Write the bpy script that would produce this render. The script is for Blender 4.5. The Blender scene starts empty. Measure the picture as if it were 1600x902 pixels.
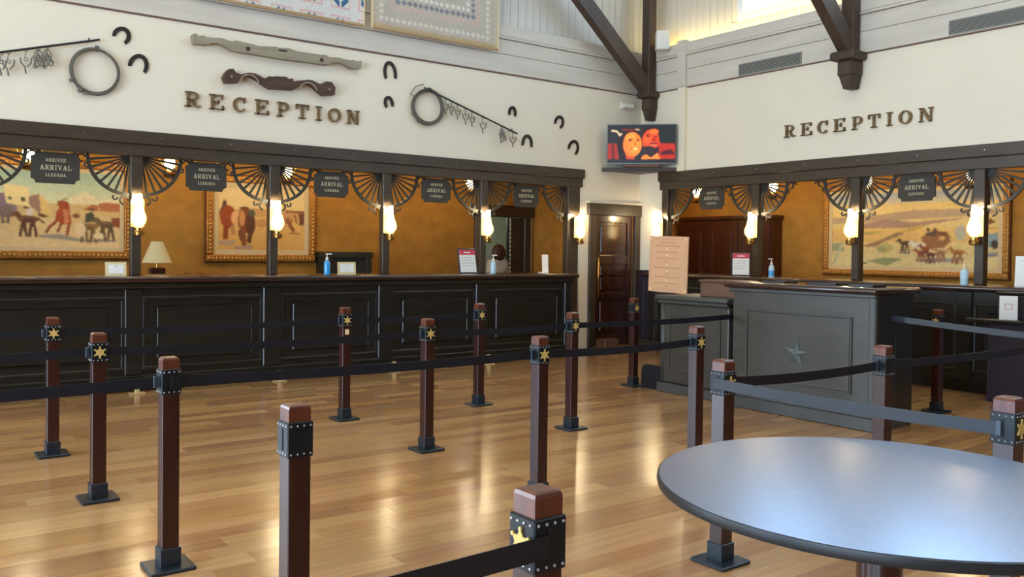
import bpy, bmesh, math, random
import numpy as np
from mathutils import Vector, Matrix
random.seed(7)
PI = math.pi
SC = bpy.context.scene
COL = SC.collection

def C(r, g, b):
    f = lambda v: ((v/255)/12.92 if v/255 <= .04045 else ((v/255+.055)/1.055)**2.4)
    return (f(r), f(g), f(b))

# ------------------------------------------------------------------ camera
cam = bpy.data.cameras.new('camera'); camo = bpy.data.objects.new('camera', cam); COL.objects.link(camo)
yaw, pitch, roll = .93274642, .01927743, -.01245164
fw = Vector((math.cos(yaw)*math.cos(pitch), math.sin(yaw)*math.cos(pitch), -math.sin(pitch)))
rt = Vector((math.sin(yaw), -math.cos(yaw), 0)); dn = fw.cross(rt)
r2 = rt*math.cos(roll)+dn*math.sin(roll); d2 = -rt*math.sin(roll)+dn*math.cos(roll)
mw = Matrix(((r2.x, -d2.x, -fw.x, 0), (r2.y, -d2.y, -fw.y, 0), (r2.z, -d2.z, -fw.z, 1.47), (0, 0, 0, 1)))
camo.matrix_world = mw
cam.sensor_width = 36; cam.lens = 1354*36/1600; cam.shift_y = -33/1600; cam.clip_start = .05; cam.clip_end = 200
SC.camera = camo

# ------------------------------------------------------------------ world, daylight, exposure
SC.view_settings.view_transform = 'Standard'; SC.view_settings.look = 'None'
SC.view_settings.gamma = 1; SC.view_settings.use_curve_mapping = False
SC.view_settings.exposure = EXPO = -0.02
SC.cycles.use_denoising = True
SC.cycles.max_bounces = 8; SC.cycles.diffuse_bounces = 5; SC.cycles.glossy_bounces = 4
SC.cycles.sample_clamp_indirect = 6
wd = bpy.data.worlds.new('sky'); SC.world = wd; wd.use_nodes = True
bgn = wd.node_tree.nodes['Background']; bgn.inputs[0].default_value = (.44, .68, 1, 1); bgn.inputs[1].default_value = 11.0

def area(name, loc, size, rot, power, col):
    l = bpy.data.lights.new(name, 'AREA'); l.shape = 'RECTANGLE'; l.size, l.size_y = size; l.energy = power; l.color = col
    o = bpy.data.objects.new(name, l); o.location = loc; o.rotation_euler = rot; COL.objects.link(o); return o
# daylight coming in through the glazed front (west side) and the unseen glazing in the left wall
for i, yy in enumerate((-3.2, 1.0, 5.2)):
    area('window_daylight', (-6.9, yy, 2.0), (3.2, 3.0), (0, -PI/2, 0), 180, (.76, .88, 1))
area('window_daylight', (-4.2, 9.86, 1.9), (4.0, 3.0), (-PI/2, 0, 0), 420, (.7, .86, 1))
# unseen overhead fill lamps added under the closed ceiling
for xx, yy in ((-2, 4.5), (3.5, 4.5), (3.5, -1.5)):
    area('overhead_fill', (xx, yy, 8.1), (3.2, 3.2), (0, 0, 0), 60, (1, .94, .86))

# ------------------------------------------------------------------ materials
MATS = {}
def mat(name, col, rough=.5, metal=0, noise=0, scale=(4, 4, 4), detail=4, bump=0, emit=None, es=0, attr=None, coat=0, spec=.5, trans=0, alpha=1, bscale=None):
    m = bpy.data.materials.new(name); m.use_nodes = True; nt = m.node_tree; b = nt.nodes['Principled BSDF']
    b.inputs['Base Color'].default_value = (*col, 1); b.inputs['Roughness'].default_value = rough
    b.inputs['Metallic'].default_value = metal; b.inputs['Specular IOR Level'].default_value = spec
    b.inputs['Coat Weight'].default_value = coat; b.inputs['Coat Roughness'].default_value = .12
    b.inputs['Transmission Weight'].default_value = trans; b.inputs['Alpha'].default_value = alpha
    if emit:
        b.inputs['Emission Color'].default_value = (*emit, 1); b.inputs['Emission Strength'].default_value = es
    src = None
    if attr:
        a = nt.nodes.new('ShaderNodeAttribute'); a.attribute_name = attr; src = a.outputs['Color']
        if es:
            nt.links.new(src, b.inputs['Emission Color']); b.inputs['Emission Strength'].default_value = es
    if noise or bump:
        tc = nt.nodes.new('ShaderNodeTexCoord'); mp = nt.nodes.new('ShaderNodeMapping'); mp.inputs['Scale'].default_value = scale
        nz = nt.nodes.new('ShaderNodeTexNoise'); nz.inputs['Scale'].default_value = 1; nz.inputs['Detail'].default_value = detail
        nt.links.new(tc.outputs['Object'], mp.inputs[0]); nt.links.new(mp.outputs[0], nz.inputs['Vector'])
        if noise:
            rm = nt.nodes.new('ShaderNodeMapRange'); rm.inputs['From Min'].default_value = .3; rm.inputs['From Max'].default_value = .7
            rm.inputs['To Min'].default_value = 1-noise; rm.inputs['To Max'].default_value = 1+noise
            nt.links.new(nz.outputs[0], rm.inputs[0])
            mx = nt.nodes.new('ShaderNodeVectorMath'); mx.operation = 'SCALE'
            if src: nt.links.new(src, mx.inputs[0])
            else: mx.inputs[0].default_value = col
            nt.links.new(rm.outputs[0], mx.inputs['Scale']); src = mx.outputs[0]
        if bump:
            bp = nt.nodes.new('ShaderNodeBump'); bp.inputs['Strength'].default_value = bump; bp.inputs['Distance'].default_value = .01
            nt.links.new(nz.outputs[0], bp.inputs['Height']); nt.links.new(bp.outputs[0], b.inputs['Normal'])
    if src: nt.links.new(src, b.inputs['Base Color'])
    MATS[name] = m; return m

mat('plaster', C(236, 226, 203), .85, noise=.02, scale=(2, 2, 2), bump=.05)
mat('cladding', C(208, 200, 186), .7, noise=.07, scale=(1.2, 1.2, 9), bump=.1)
mat('plank_white', C(212, 207, 196), .7, noise=.07, scale=(14, 14, 1.2), bump=.1)
mat('shadow_line_brown', C(120, 92, 84), .8)
mat('frame_wood', C(66, 54, 41), .4, noise=.22, scale=(3, 3, 12), bump=.08)
mat('truss_wood', C(70, 54, 42), .6, noise=.25, scale=(8, 8, 2), bump=.15)
mat('counter_wood', C(30, 27, 22), .3, noise=.3, scale=(3, 3, 14), bump=.06, coat=.2)
mat('counter_edge', C(50, 28, 21), .25, noise=.3, scale=(3, 20, 20), coat=.5)
mat('island_wood', C(62, 57, 48), .38, noise=.16, scale=(3, 3, 14), bump=.06)
mat('island_grey', C(66, 66, 63), .4, noise=.1, scale=(5, 5, 5))
mat('mahogany', C(50, 19, 14), .28, noise=.3, scale=(24, 24, 2.5), bump=.04, coat=.3)
mat('head_wood', C(96, 46, 28), .32, noise=.3, scale=(30, 30, 3), coat=.3)
mat('door_wood', C(64, 34, 22), .22, noise=.35, scale=(16, 16, 1.5), coat=.6)
mat('wardrobe_wood', C(66, 26, 16), .3, noise=.35, scale=(12, 12, 1.5), coat=.3)
mat('brown_block', C(100, 66, 48), .45, noise=.2, scale=(3, 12, 12))
mat('iron', C(34, 38, 42), .34, metal=.5, noise=.15, scale=(20, 20, 20))
mat('iron_base', C(42, 50, 58), .3, metal=.4, noise=.15, scale=(20, 20, 20))
mat('black_void', C(8, 8, 9), .6)
mat('rivet_steel', C(205, 208, 212), .25, metal=.7)
mat('star_gold', C(222, 190, 110), .4, metal=.25)
mat('belt', C(18, 23, 32), .4, noise=.2, scale=(60, 60, 200), bump=.05)
mat('belt_clip', C(60, 72, 82), .4, metal=.2)
mat('brass', C(190, 150, 80), .25, metal=.9, noise=.1, scale=(20, 20, 20))
mat('brass_plate', C(206, 184, 132), .4, metal=.5)
mat('brass_pale', C(214, 190, 136), .35, metal=.4)
mat('star_steel', C(120, 132, 136), .35, metal=.5)
mat('brass_dull', C(126, 100, 64), .5, metal=.35, noise=.25, scale=(25, 25, 25))
mat('amber_wall', C(180, 128, 48), .8, noise=.16, scale=(5, 5, 7), detail=6, bump=.2)
mat('amber_dark', C(120, 84, 36), .8)
mat('office_floor', C(110, 80, 55), .6, noise=.2, scale=(3, 3, 3))
mat('sign_board', C(50, 47, 41), .6)
mat('sign_text', C(206, 198, 164), .6)
mat('gilt', C(186, 128, 54), .42, metal=.45, noise=.45, scale=(40, 40, 40), bump=.6)
mat('gilt_light', C(222, 176, 96), .4, metal=.4)
mat('gilt_dark', C(120, 68, 26), .5, metal=.2)
mat('canvas_mat', C(228, 206, 156), .8)
mat('canvas', C(200, 170, 120), .75, attr='paint')
mat('screen', C(0, 0, 0), .3, attr='paint', es=.9)
mat('fabric', C(200, 190, 175), .9, attr='paint', noise=.06, scale=(30, 30, 30), bump=.25)
mat('hem_tan', C(176, 148, 108), .9)
mat('printed', C(200, 190, 175), .6, attr='paint')
mat('tv_shell', C(120, 130, 134), .35, metal=.5)
mat('chimney_glass', C(255, 236, 180), .1, emit=(1, .74, .3), es=1.6, alpha=.4)
mat('flame', C(255, 240, 200), .3, emit=(1, .82, .5), es=9)
mat('lantern_glass', C(255, 240, 200), .3, emit=(1, .84, .54), es=12)
mat('led', C(255, 230, 150), .5, emit=(1, .78, .26), es=28)
mat('wreath_iron', C(50, 48, 42), .5, metal=.2)
mat('horseshoe_iron', C(46, 34, 32), .55, metal=.3, noise=.2, scale=(40, 40, 40))
mat('rope', C(104, 98, 88), .8, noise=.25, scale=(60, 60, 60), bump=.5)
mat('rod_iron', C(48, 46, 50), .5, metal=.4)
mat('bit_iron', C(116, 112, 102), .5, metal=.4, noise=.3, scale=(40, 40, 40))
mat('grey_wood', C(150, 140, 118), .75, noise=.16, scale=(3, 3, 25), bump=.2)
mat('brown_wood', C(76, 48, 36), .55, noise=.35, scale=(5, 5, 20), bump=.2)
mat('vent', C(150, 150, 142), .5, metal=.1)
mat('vent_dark', C(70, 72, 66), .8)
mat('white_plastic', C(226, 224, 214), .45)
mat('white_paper', C(240, 238, 232), .7)
mat('red_print', C(206, 70, 84), .6)
mat('pink_print', C(214, 160, 166), .6)
mat('grey_print', C(150, 150, 155), .6)
mat('peach_board', C(214, 164, 122), .7, noise=.03, scale=(8, 8, 8))
mat('poster_text', C(188, 143, 108), .7)
mat('poster_dot', C(240, 208, 160), .7)
mat('gel_blue', C(58, 160, 226), .15, coat=.3)
mat('gel_pale', C(190, 220, 232), .15, coat=.3)
mat('bottle_clear', C(186, 214, 232), .15, coat=.3)
mat('black_plastic', C(34, 34, 36), .4)
mat('lamp_shade', C(222, 206, 150), .8, emit=(1, .85, .5), es=.12)
mat('table_top', C(150, 160, 182), .31, metal=.7, noise=.05, scale=(40, 40, 40), spec=1.0)
mat('table_rim', C(32, 34, 36), .4)
mat('wainscot', C(46, 38, 48), .4)
mat('green_cabinet', C(44, 46, 34), .5)
mat('office_green', C(150, 160, 146), .8)
mat('hair', C(74, 40, 28), .5, noise=.3, scale=(40, 40, 6), bump=.4)
mat('skin', C(214, 164, 136), .55)
mat('blouse', C(206, 198, 182), .8, noise=.06, scale=(20, 20, 20))
mat('trousers', C(40, 40, 48), .8)
mat('window_frame', C(226, 232, 240), .4)
gl = bpy.data.materials.new('pane_glass'); gl.use_nodes = True
_nt = gl.node_tree; _nt.nodes.clear()
_o = _nt.nodes.new('ShaderNodeOutputMaterial'); _t = _nt.nodes.new('ShaderNodeBsdfTransparent'); _g = _nt.nodes.new('ShaderNodeBsdfGlossy'); _m = _nt.nodes.new('ShaderNodeMixShader')
_g.inputs['Roughness'].default_value = .02; _m.inputs[0].default_value = .06; _t.inputs[0].default_value = (.97, .99, 1, 1)
_nt.links.new(_t.outputs[0], _m.inputs[1]); _nt.links.new(_g.outputs[0], _m.inputs[2]); _nt.links.new(_m.outputs[0], _o.inputs[0]); MATS['pane_glass'] = gl
MATS['table_top'].node_tree.nodes['Principled BSDF'].inputs['IOR'].default_value = 2.1
# floor: colour of each board in the attribute 'tone', grain along the boards
fm = mat('floor_wood', C(200, 150, 90), .2, attr='tone', noise=.13, scale=(1.6, 26, 26), detail=3, coat=.35)
fm.node_tree.nodes['Principled BSDF'].inputs['Coat Roughness'].default_value = .2

# ------------------------------------------------------------------ mesh helpers
def B(): return bmesh.new()
def box(bm, x0, x1, y0, y1, z0, z1, bev=0, seg=1):
    r = bmesh.ops.create_cube(bm, size=1); vs = r['verts']
    for v in vs:
        v.co = Vector(((x0+x1)/2+v.co.x*(x1-x0), (y0+y1)/2+v.co.y*(y1-y0), (z0+z1)/2+v.co.z*(z1-z0)))
    if bev:
        es = list({e for v in vs for e in v.link_edges})
        bmesh.ops.bevel(bm, geom=es, offset=bev, segments=seg, affect='EDGES', profile=.5)
    return bm
def prism(bm, pts, y0, y1):                       # outline in the x-z plane, extruded along y
    a = [bm.verts.new((p[0], y0, p[1])) for p in pts]; b = [bm.verts.new((p[0], y1, p[1])) for p in pts]; n = len(pts)
    f1 = bm.faces.new(a); f2 = bm.faces.new(b[::-1])
    for i in range(n): bm.faces.new((a[i], b[i], b[(i+1) % n], a[(i+1) % n]))
    return bm
def ring(bm, cx, cz, rx, rz, ix, iz, a0, a1, y0, y1, n=16):
    pts = []
    for k in range(n):
        t0 = a0+(a1-a0)*k/n; t1 = a0+(a1-a0)*(k+1)/n
        prism(bm, [(cx+rx*math.cos(t0), cz+rz*math.sin(t0)), (cx+rx*math.cos(t1), cz+rz*math.sin(t1)),
                   (cx+ix*math.cos(t1), cz+iz*math.sin(t1)), (cx+ix*math.cos(t0), cz+iz*math.sin(t0))], y0, y1)
    return bm
def arcband(bm, cx, cz, r1, r0, a0, a1, y0, y1, n=14):   # one closed curved bar
    o = [(cx+r1*math.cos(a0+(a1-a0)*k/n), cz+r1*math.sin(a0+(a1-a0)*k/n)) for k in range(n+1)]
    i = [(cx+r0*math.cos(a0+(a1-a0)*k/n), cz+r0*math.sin(a0+(a1-a0)*k/n)) for k in range(n+1)]
    A = [[bm.verts.new((p[0], y, p[1])) for p in L] for L in (o, i) for y in (y0, y1)]
    o0, o1, i0, i1 = A
    for k in range(n):
        bm.faces.new((o0[k], o0[k+1], o1[k+1], o1[k])); bm.faces.new((i0[k], i1[k], i1[k+1], i0[k+1]))
        bm.faces.new((o0[k], i0[k], i0[k+1], o0[k+1])); bm.faces.new((o1[k], o1[k+1], i1[k+1], i1[k]))
    for k in (0, n): bm.faces.new((o0[k], o1[k], i1[k], i0[k]))
    return bm
def lathe(bm, prof, cx=0, cy=0, seg=20, cz=0):    # prof: (r, z)
    rows = []
    for r, z in prof:
        rows.append([bm.verts.new((cx+r*math.cos(2*PI*k/seg), cy+r*math.sin(2*PI*k/seg), cz+z)) for k in range(seg)])
    for a, b in zip(rows, rows[1:]):
        for k in range(seg): bm.faces.new((a[k], a[(k+1) % seg], b[(k+1) % seg], b[k]))
    bm.faces.new(rows[0][::-1]); bm.faces.new(rows[-1])
    return bm
def tube(bm, pts, r, seg=8, closed=False):
    P = [Vector(p) for p in pts]; n = len(P); rows = []; up = None
    for i in range(n):
        if closed: d = P[(i+1) % n]-P[i-1]
        else: d = P[min(i+1, n-1)]-P[max(i-1, 0)]
        d.normalize()
        if up is None: up = Vector((0, 0, 1)) if abs(d.z) < .9 else Vector((1, 0, 0))
        s = d.cross(up); s.normalize(); up = s.cross(d); up.normalize()
        rr = r[i] if isinstance(r, (list, tuple)) else r
        rows.append([bm.verts.new(P[i]+s*rr*math.cos(2*PI*k/seg)+up*rr*math.sin(2*PI*k/seg)) for k in range(seg)])
    prs = list(zip(rows, rows[1:])) + ([(rows[-1], rows[0])] if closed else [])
    for a, b in prs:
        for k in range(seg): bm.faces.new((a[k], a[(k+1) % seg], b[(k+1) % seg], b[k]))
    if not closed: bm.faces.new(rows[0][::-1]); bm.faces.new(rows[-1])
    return bm
def obj(name, bm, m, parent=None, loc=None, rz=0, smooth=False, kind=None):
    if isinstance(bm, bmesh.types.BMesh):
        bmesh.ops.recalc_face_normals(bm, faces=bm.faces)
        me = bpy.data.meshes.new(name); bm.to_mesh(me); bm.free()
        me.materials.append(MATS[m])
        if smooth:
            for p in me.polygons: p.use_smooth = True
            if smooth == 'auto':
                for e in me.edges: pass
                me.set_sharp_from_angle(angle=math.radians(38))
    else: me = bm
    o = bpy.data.objects.new(name, me); COL.objects.link(o)
    if parent: o.parent = parent
    if loc: o.location = loc
    o.rotation_euler = (0, 0, rz)
    if kind: o['kind'] = kind
    return o
def thing(name, label, cat, loc=(0, 0, 0), rz=0, group=None):
    o = bpy.data.objects.new(name, None); COL.objects.link(o); o.location = loc; o.rotation_euler = (0, 0, rz)
    o.empty_display_size = .1
    o['label'] = label; o['category'] = cat
    if group: o['group'] = group
    return o
def tag(o, label, cat, group=None):
    o['label'] = label; o['category'] = cat
    if group: o['group'] = group
    return o
def struct(name, bm, m, parent=None, **k):
    o = obj(name, bm, m, parent, **k)
    if not parent: o['kind'] = 'structure'
    return o
RA, RB = 0, -PI/2       # things are built facing -y: RA leaves them on the left wall, RB turns them onto the right wall
def grid_print(name, m, parent, W, D, arr, x0, x1, z0, z1, y, bow=None):   # flat print: colours on a fine grid of points
    h, w, _ = arr.shape
    xs = np.linspace(x0, x1, w); zs = np.linspace(z1, z0, h)
    X, Z = np.meshgrid(xs, zs); Y = np.full_like(X, y)
    if bow is not None: Y = Y+bow(X, Z)
    vs = np.stack([X, Y, Z], -1).reshape(-1, 3)
    idx = np.arange(h*w).reshape(h, w)
    fs = np.stack([idx[1:, :-1], idx[1:, 1:], idx[:-1, 1:], idx[:-1, :-1]], -1).reshape(-1, 4)
    me = bpy.data.meshes.new(name); me.from_pydata(vs.tolist(), [], fs.tolist())
    at = me.attributes.new('paint', 'FLOAT_COLOR', 'POINT')
    c = np.ones((h*w, 4), np.float32); c[:, :3] = arr.reshape(-1, 3); at.data.foreach_set('color', c.ravel())
    me.materials.append(MATS[m]); me.update()
    o = bpy.data.objects.new(name, me); COL.objects.link(o); o.parent = parent
    return o
def painter(w, h, rect, shapes, base, noise=.1, seed=1, blur=2):
    x0, x1, y0, y1 = rect
    X, Y = np.meshgrid(np.linspace(x0, x1, w), np.linspace(y0, y1, h))
    rng = np.random.default_rng(seed)
    jx = (rng.random((h, w))-.5)*(x1-x0)*.008; jy = (rng.random((h, w))-.5)*(y1-y0)*.01
    PX, PY = X+jx, Y+jy
    out = np.ones((h, w, 3))*np.array(C(*base))
    for s in shapes:
        k, col = s[0], np.array(C(*s[1]))
        if k == 'poly':
            q = s[2]; ins = np.zeros((h, w), bool)
            for i in range(len(q)):
                ax, ay = q[i]; bx, by = q[i-1]
                if ay == by: continue
                cnd = ((ay > PY) != (by > PY)) & (PX < (bx-ax)*(PY-ay)/(by-ay)+ax); ins ^= cnd
            out[ins] = col
        elif k == 'ell':
            cx, cy, rx, ry = s[2:6]; out[((PX-cx)/rx)**2+((PY-cy)/ry)**2 < 1] = col
        elif k == 'line':
            wd_, q = s[2], s[3]
            for (ax, ay), (bx, by) in zip(q, q[1:]):
                dx, dy = bx-ax, by-ay; L = dx*dx+dy*dy+1e-9
                t = np.clip(((PX-ax)*dx+(PY-ay)*dy)/L, 0, 1)
                out[np.hypot(PX-ax-t*dx, PY-ay-t*dy) < wd_] = col
        elif k == 'grad':      # vertical blend of the print's own colours between y values
            ya, yb, c2 = s[2], s[3], np.array(C(*s[4])); t = np.clip((PY-ya)/(yb-ya), 0, 1)[..., None]
            msk = (PY >= ya) & (PY <= yb); out[msk] = (col*(1-t)+c2*t)[msk]
    n = rng.random((h//3+2, w//3+2)); n = np.kron(n, np.ones((3, 3)))[:h, :w]
    out = out*(1+noise*(n[..., None]-.5)*2)
    for _ in range(blur):
        q = np.pad(out, ((1, 1), (1, 1), (0, 0)), 'edge'); out = (q[:-2, 1:-1]+q[2:, 1:-1]+q[1:-1, :-2]+q[1:-1, 2:]+2*out)/6
    return np.clip(out, 0, 1)

# ================================================================== THE SETTING
CEIL = 8.2
# ---- floor boards (run along x)
fl = struct('floor', box(B(), -7.2, 12.6, -6.2, 14.6, -.12, -.021), 'office_floor')
PW = .142
tones = [C(*c) for c in ((186, 142, 92), (178, 132, 82), (166, 120, 76), (194, 150, 100), (162, 116, 76), (180, 136, 86), (172, 128, 84), (188, 144, 98))]
planks = []
yy = -6.0
while yy < 10.12:
    xx = -7.0-random.random()
    while xx < 10.1:
        L = random.choice((.55, .75, .95, 1.2, 1.4)); planks.append((xx, min(xx+L, 10.12), yy, yy+PW)); xx += L
    yy += PW
def shows(p):
    cx_, cy_ = (p[0]+p[1])/2, (p[2]+p[3])/2
    v = camo.matrix_world.inverted() @ Vector((cx_, cy_, 0)); d = -v.z
    if d < 1.2: return 0
    px = 800+1354*v.x/d; py = 418-1354*v.y/d
    if not (-60 < px < 1660 and 380 < py < 960): return 0
    return (p[1]-p[0])/d**3
planks = [p for p in planks if p[1] > -6.9]
planks.sort(key=shows, reverse=True)
def plank_verts(p):
    g = .0004; x0, x1, y0, y1 = p[0]+g, p[1]-g, p[2]+g, p[3]-g; c = .0005; zt = random.uniform(-.0002, .0002)
    lo = [(x0, y0, -.02), (x1, y0, -.02), (x1, y1, -.02), (x0, y1, -.02)]
    md = [(x, y, zt-c) for x, y, _ in lo]
    hi = [(x0+c, y0+c, zt), (x1-c, y0+c, zt), (x1-c, y1-c, zt), (x0+c, y1-c, zt)]
    return lo+md+hi
PF = [(3, 2, 1, 0)]+[(a+k, a+(k+1) % 4, b+(k+1) % 4, b+k) for a, b in ((0, 4), (4, 8)) for k in range(4)]+[(8, 9, 10, 11)]
def plank_mesh(name, ps, parent, kind=None):
    vs, fs, cs = [], [], []
    for p in ps:
        n = len(vs); vs += plank_verts(p); fs += [tuple(i+n for i in f) for f in PF]
        t = random.choice(tones); s = random.uniform(.86, 1.06); cs += [(t[0]*s, t[1]*s, t[2]*s, 1)]*12
    me = bpy.data.meshes.new(name); me.from_pydata(vs, [], fs)
    at = me.attributes.new('tone', 'FLOAT_COLOR', 'POINT'); at.data.foreach_set('color', np.array(cs, np.float32).ravel())
    me.materials.append(MATS['floor_wood'])
    o = bpy.data.objects.new(name, me); COL.objects.link(o); o.parent = parent
    if kind: o['kind'] = kind
    return o
for p in planks[:300]: plank_mesh('floor_board', [p], fl)
plank_mesh('floor_boards', planks[300:], fl, 'stuff')

# ---- left wall (plane y = 9.9), white plaster above the arcade, door pier at its right end
YA, XB = 9.9, 9.86
bm = B(); box(bm, -7, 8.6, YA, YA+.2, 2.5, 3.96); box(bm, -7, -6.2, YA, YA+.2, 0, 2.5); box(bm, -2.2, -1.6, YA, YA+.2, 0, 2.5); box(bm, -6.2, -2.2, YA, YA+.2, 0, .4); box(bm, 8.6, 8.78, YA, YA+.2, 0, 3.96)
box(bm, 8.78, 9.86, YA, YA+.2, 2.06, 3.96)
wl = struct('wall_left', bm, 'plaster')
# horizontal white boards over the plaster
for z0, z1, yo in ((3.96, 4.215, .03), (4.221, 4.425, .03), (4.43, 4.462, .055), (4.468, 4.62, .04)):
    struct('board', box(B(), -7, 9.86, YA-yo, YA+.1, z0, z1, .004), 'cladding', wl)
struct('painted_shadow_line', box(B(), -7, 9.86, YA-.012, YA+.02, 3.944, 3.958), 'shadow_line_brown', wl)  # brown strip painting the shade line under the boards
bm = B(); box(bm, -7, 10.4, YA+.12, YA+.2, 3.96, CEIL)
struct('wall_upper_left', bm, 'plaster'); wu = bpy.data.objects['wall_upper_left']
x = 4.9; pm = None; PWD = .135
while x < 10.1:
    if pm is None:
        bm = B(); box(bm, .0015, PWD-.0015, 0, .022, 4.56, CEIL, .004); o = obj('plank', bm, 'plank_white', wu); pm = o.data
    else: o = obj('plank', pm, None, wu)
    o.location = (x, YA+.098+random.uniform(-.004, .004), 0); x += PWD
x = 4.9-PWD
while x > -1.0:
    o = obj('plank', pm, None, wu); o.location = (x, YA+.098+random.uniform(-.004, .004), 0); x -= PWD

# ---- right wall (plane x = 9.86)
bm = B(); box(bm, XB, XB+.2, 1.4, 9.42, 2.5, 3.96); box(bm, XB, XB+.2, 9.42, 10.1, 0, 3.96); box(bm, XB, XB+.2, -6, 1.4, 2.7, 3.96)
wr = struct('wall_right', bm, 'plaster')
struct('wall_right_dark', box(B(), XB, XB+.2, -6, 1.4, 0, 2.7), 'door_wood')  # unseen stretch, made dark so the post faces reflect less light
for z0, z1, yo in ((3.96, 4.22, .03), (4.226, 4.43, .03), (4.435, 4.467, .055), (4.473, 4.625, .045)):
    struct('board', box(B(), XB-yo, XB+.1, -6, 9.86, z0, z1, .004), 'cladding', wr)
struct('painted_shadow_line', box(B(), XB-.012, XB+.02, -6, 9.86, 3.944, 3.958), 'shadow_line_brown', wr)  # the same painted shade line under the right wall's boards
struct('ledge', box(B(), XB-.02, XB+.36, -6, 9.86, 4.5, 4.6), 'cladding', wr)
# pilaster strip beside the corner
bm = B(); box(bm, XB-.06, XB+.01, 8.93, 9.08, 2.7, 3.96, .006); struct('pilaster', bm, 'plaster', wr)
bm = B(); box(bm, XB-.075, XB+.01, 8.92, 9.09, 3.96, 4.66, .008); struct('pilaster_cap', bm, 'cladding', wr)
WX = XB+.3
WINS = ((6.62, 8.18), (4.2, 5.76), (1.8, 3.36), (-.6, .96), (-3.0, -1.44))
W0, W1 = 4.9, 7.7
bm = B(); box(bm, WX, WX+.12, -6, 9.98, 4.4, W0); box(bm, WX, WX+.12, -6, 9.98, W1, CEIL)
ed = [9.98]+[v for w in WINS for v in (w[1], w[0])]+[-6]
for a, b in zip(ed[0::2], ed[1::2]): box(bm, WX, WX+.12, b, a, W0, W1)
wur = struct('wall_upper_right', bm, 'plaster')
def plank_piece(y, z0, z1):
    key = (z0, z1)
    if key not in PPM:
        o = obj('plank', box(B(), -.022, 0, .0015, PWD-.0015, z0, z1, .004), 'plank_white', wur); PPM[key] = o.data
    else: o = obj('plank', PPM[key], None, wur)
    o.location = (WX+random.uniform(-.004, .004), y, 0)
PPM = {}
y = 9.98-PWD
while y > 1.0:
    inw = [w for w in WINS if y+PWD > w[0]-.06 and y < w[1]+.06]
    if inw: plank_piece(y, 4.56, W0-.06)
    else: plank_piece(y, 4.56, CEIL)
    y -= PWD
for i, (a, b) in enumerate(WINS):
    bm = B()
    box(bm, WX-.05, WX+.1, a-.06, a+.05, W0-.06, W1+.06, .006); 
    w = struct('window_%d' % (i+1), bm, 'window_frame')
    for nm, bx in (('frame_side', (WX-.05, WX+.1, b-.05, b+.06, W0-.06, W1+.06)), ('frame_bottom', (WX-.05, WX+.1, a+.05, b-.05, W0-.06, W0+.05)), ('frame_top', (WX-.05, WX+.1, a+.05, b-.05, W1-.05, W1+.06)), ('mullion', (WX-.01, WX+.08, (a+b)/2-.03, (a+b)/2+.03, W0+.05, W1-.05))):
        struct(nm, box(B(), *bx, .006), 'window_frame', w)
    for c, d in ((a+.05, (a+b)/2-.03), ((a+b)/2+.03, b-.05)):
        struct('pane', box(B(), WX+.03, WX+.036, c, d, W0+.05, W1-.05), 'pane_glass', w)
# warm light strip lying on the ledge below the windows
led = tag(obj('light_strip', box(B(), 9.99, 10.03, 2.0, 9.7, 4.6, 4.612), 'led'), 'warm glowing light strip on the ledge under the high window', 'light strip')

w9 = struct('window_9', box(B(), -6.2, -6.1, YA, YA+.1, .4, 2.5), 'window_frame')
for xx in (-4.85, -3.55, -2.3): struct('mullion', box(B(), xx, xx+.08, YA, YA+.1, .4, 2.5), 'window_frame', w9)
# ---- ceiling, far walls of the hall (not in the picture)
struct('ceiling', box(B(), -7.2, 12.6, -6.2, 10.3, CEIL, CEIL+.1), 'plaster')
bm = B(); box(bm, -7.2, -7, -6, 9.98, 3.6, CEIL); box(bm, -7.2, -7, -6, 9.98, 0, .4)
for a, b in ((-6, -4.8), (-1.6, -.6), (2.6, 3.6), (6.8, 9.98)): box(bm, -7.2, -7, a, b, .4, 3.6)
struct('wall_entrance', bm, 'plaster')
bm = B(); box(bm, -7, 10.2, -6.2, -6, 0, CEIL); struct('wall_back', bm, 'door_wood')  # unseen wall, made dark to cut the fill from behind

# ---- back offices behind the two counters
OY, OX = 12.3, 12.3
bm = B(); box(bm, -2.2, 8.5, OY, OY+.12, 0, 2.9); box(bm, 9.4, 9.75, OY, OY+.12, 0, 2.9); box(bm, 8.5, 9.4, OY, OY+.12, 2.06, 2.9)
struct('wall_office_left', bm, 'amber_wall')
struct('wall_office_side', box(B(), 9.6, 9.72, 10.1, OY, 0, 2.9), 'amber_wall')
struct('wall_office_end', box(B(), -2.2, -2.1, 10.1, OY, 0, 2.9), 'amber_wall')
struct('wall_office_right', box(B(), OX, OX+.12, .8, 11.4, 0, 2.9), 'amber_wall')
struct('wall_office_corner', box(B(), 10.06, OX, 11.2, 11.32, 0, 2.9), 'amber_wall')
struct('wall_office_far', box(B(), 10.06, OX, .8, .9, 0, 2.9), 'amber_wall')
bm = B(); box(bm, -2.2, 9.72, 10.1, OY, 2.9, 2.96); struct('ceiling_office_left', bm, 'amber_wall')
bm = B(); box(bm, 10.06, OX+.1, .8, 11.3, 2.9, 2.96); struct('ceiling_office_right', bm, 'amber_wall')
bm = B(); box(bm, 7.4, 10.6, 14.2, 14.3, 0, 2.7); box(bm, 7.3, 7.4, OY+.12, 14.3, 0, 2.7); box(bm, 10.5, 10.6, OY+.12, 14.3, 0, 2.7); box(bm, 7.3, 10.6, OY+.12, 14.3, 2.7, 2.76)
struct('wall_passage', bm, 'office_green')
pl = bpy.data.lights.new('passage_light', 'POINT'); pl.energy = 32; pl.color = (.95, 1, .92); pl.shadow_soft_size = .2
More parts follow.
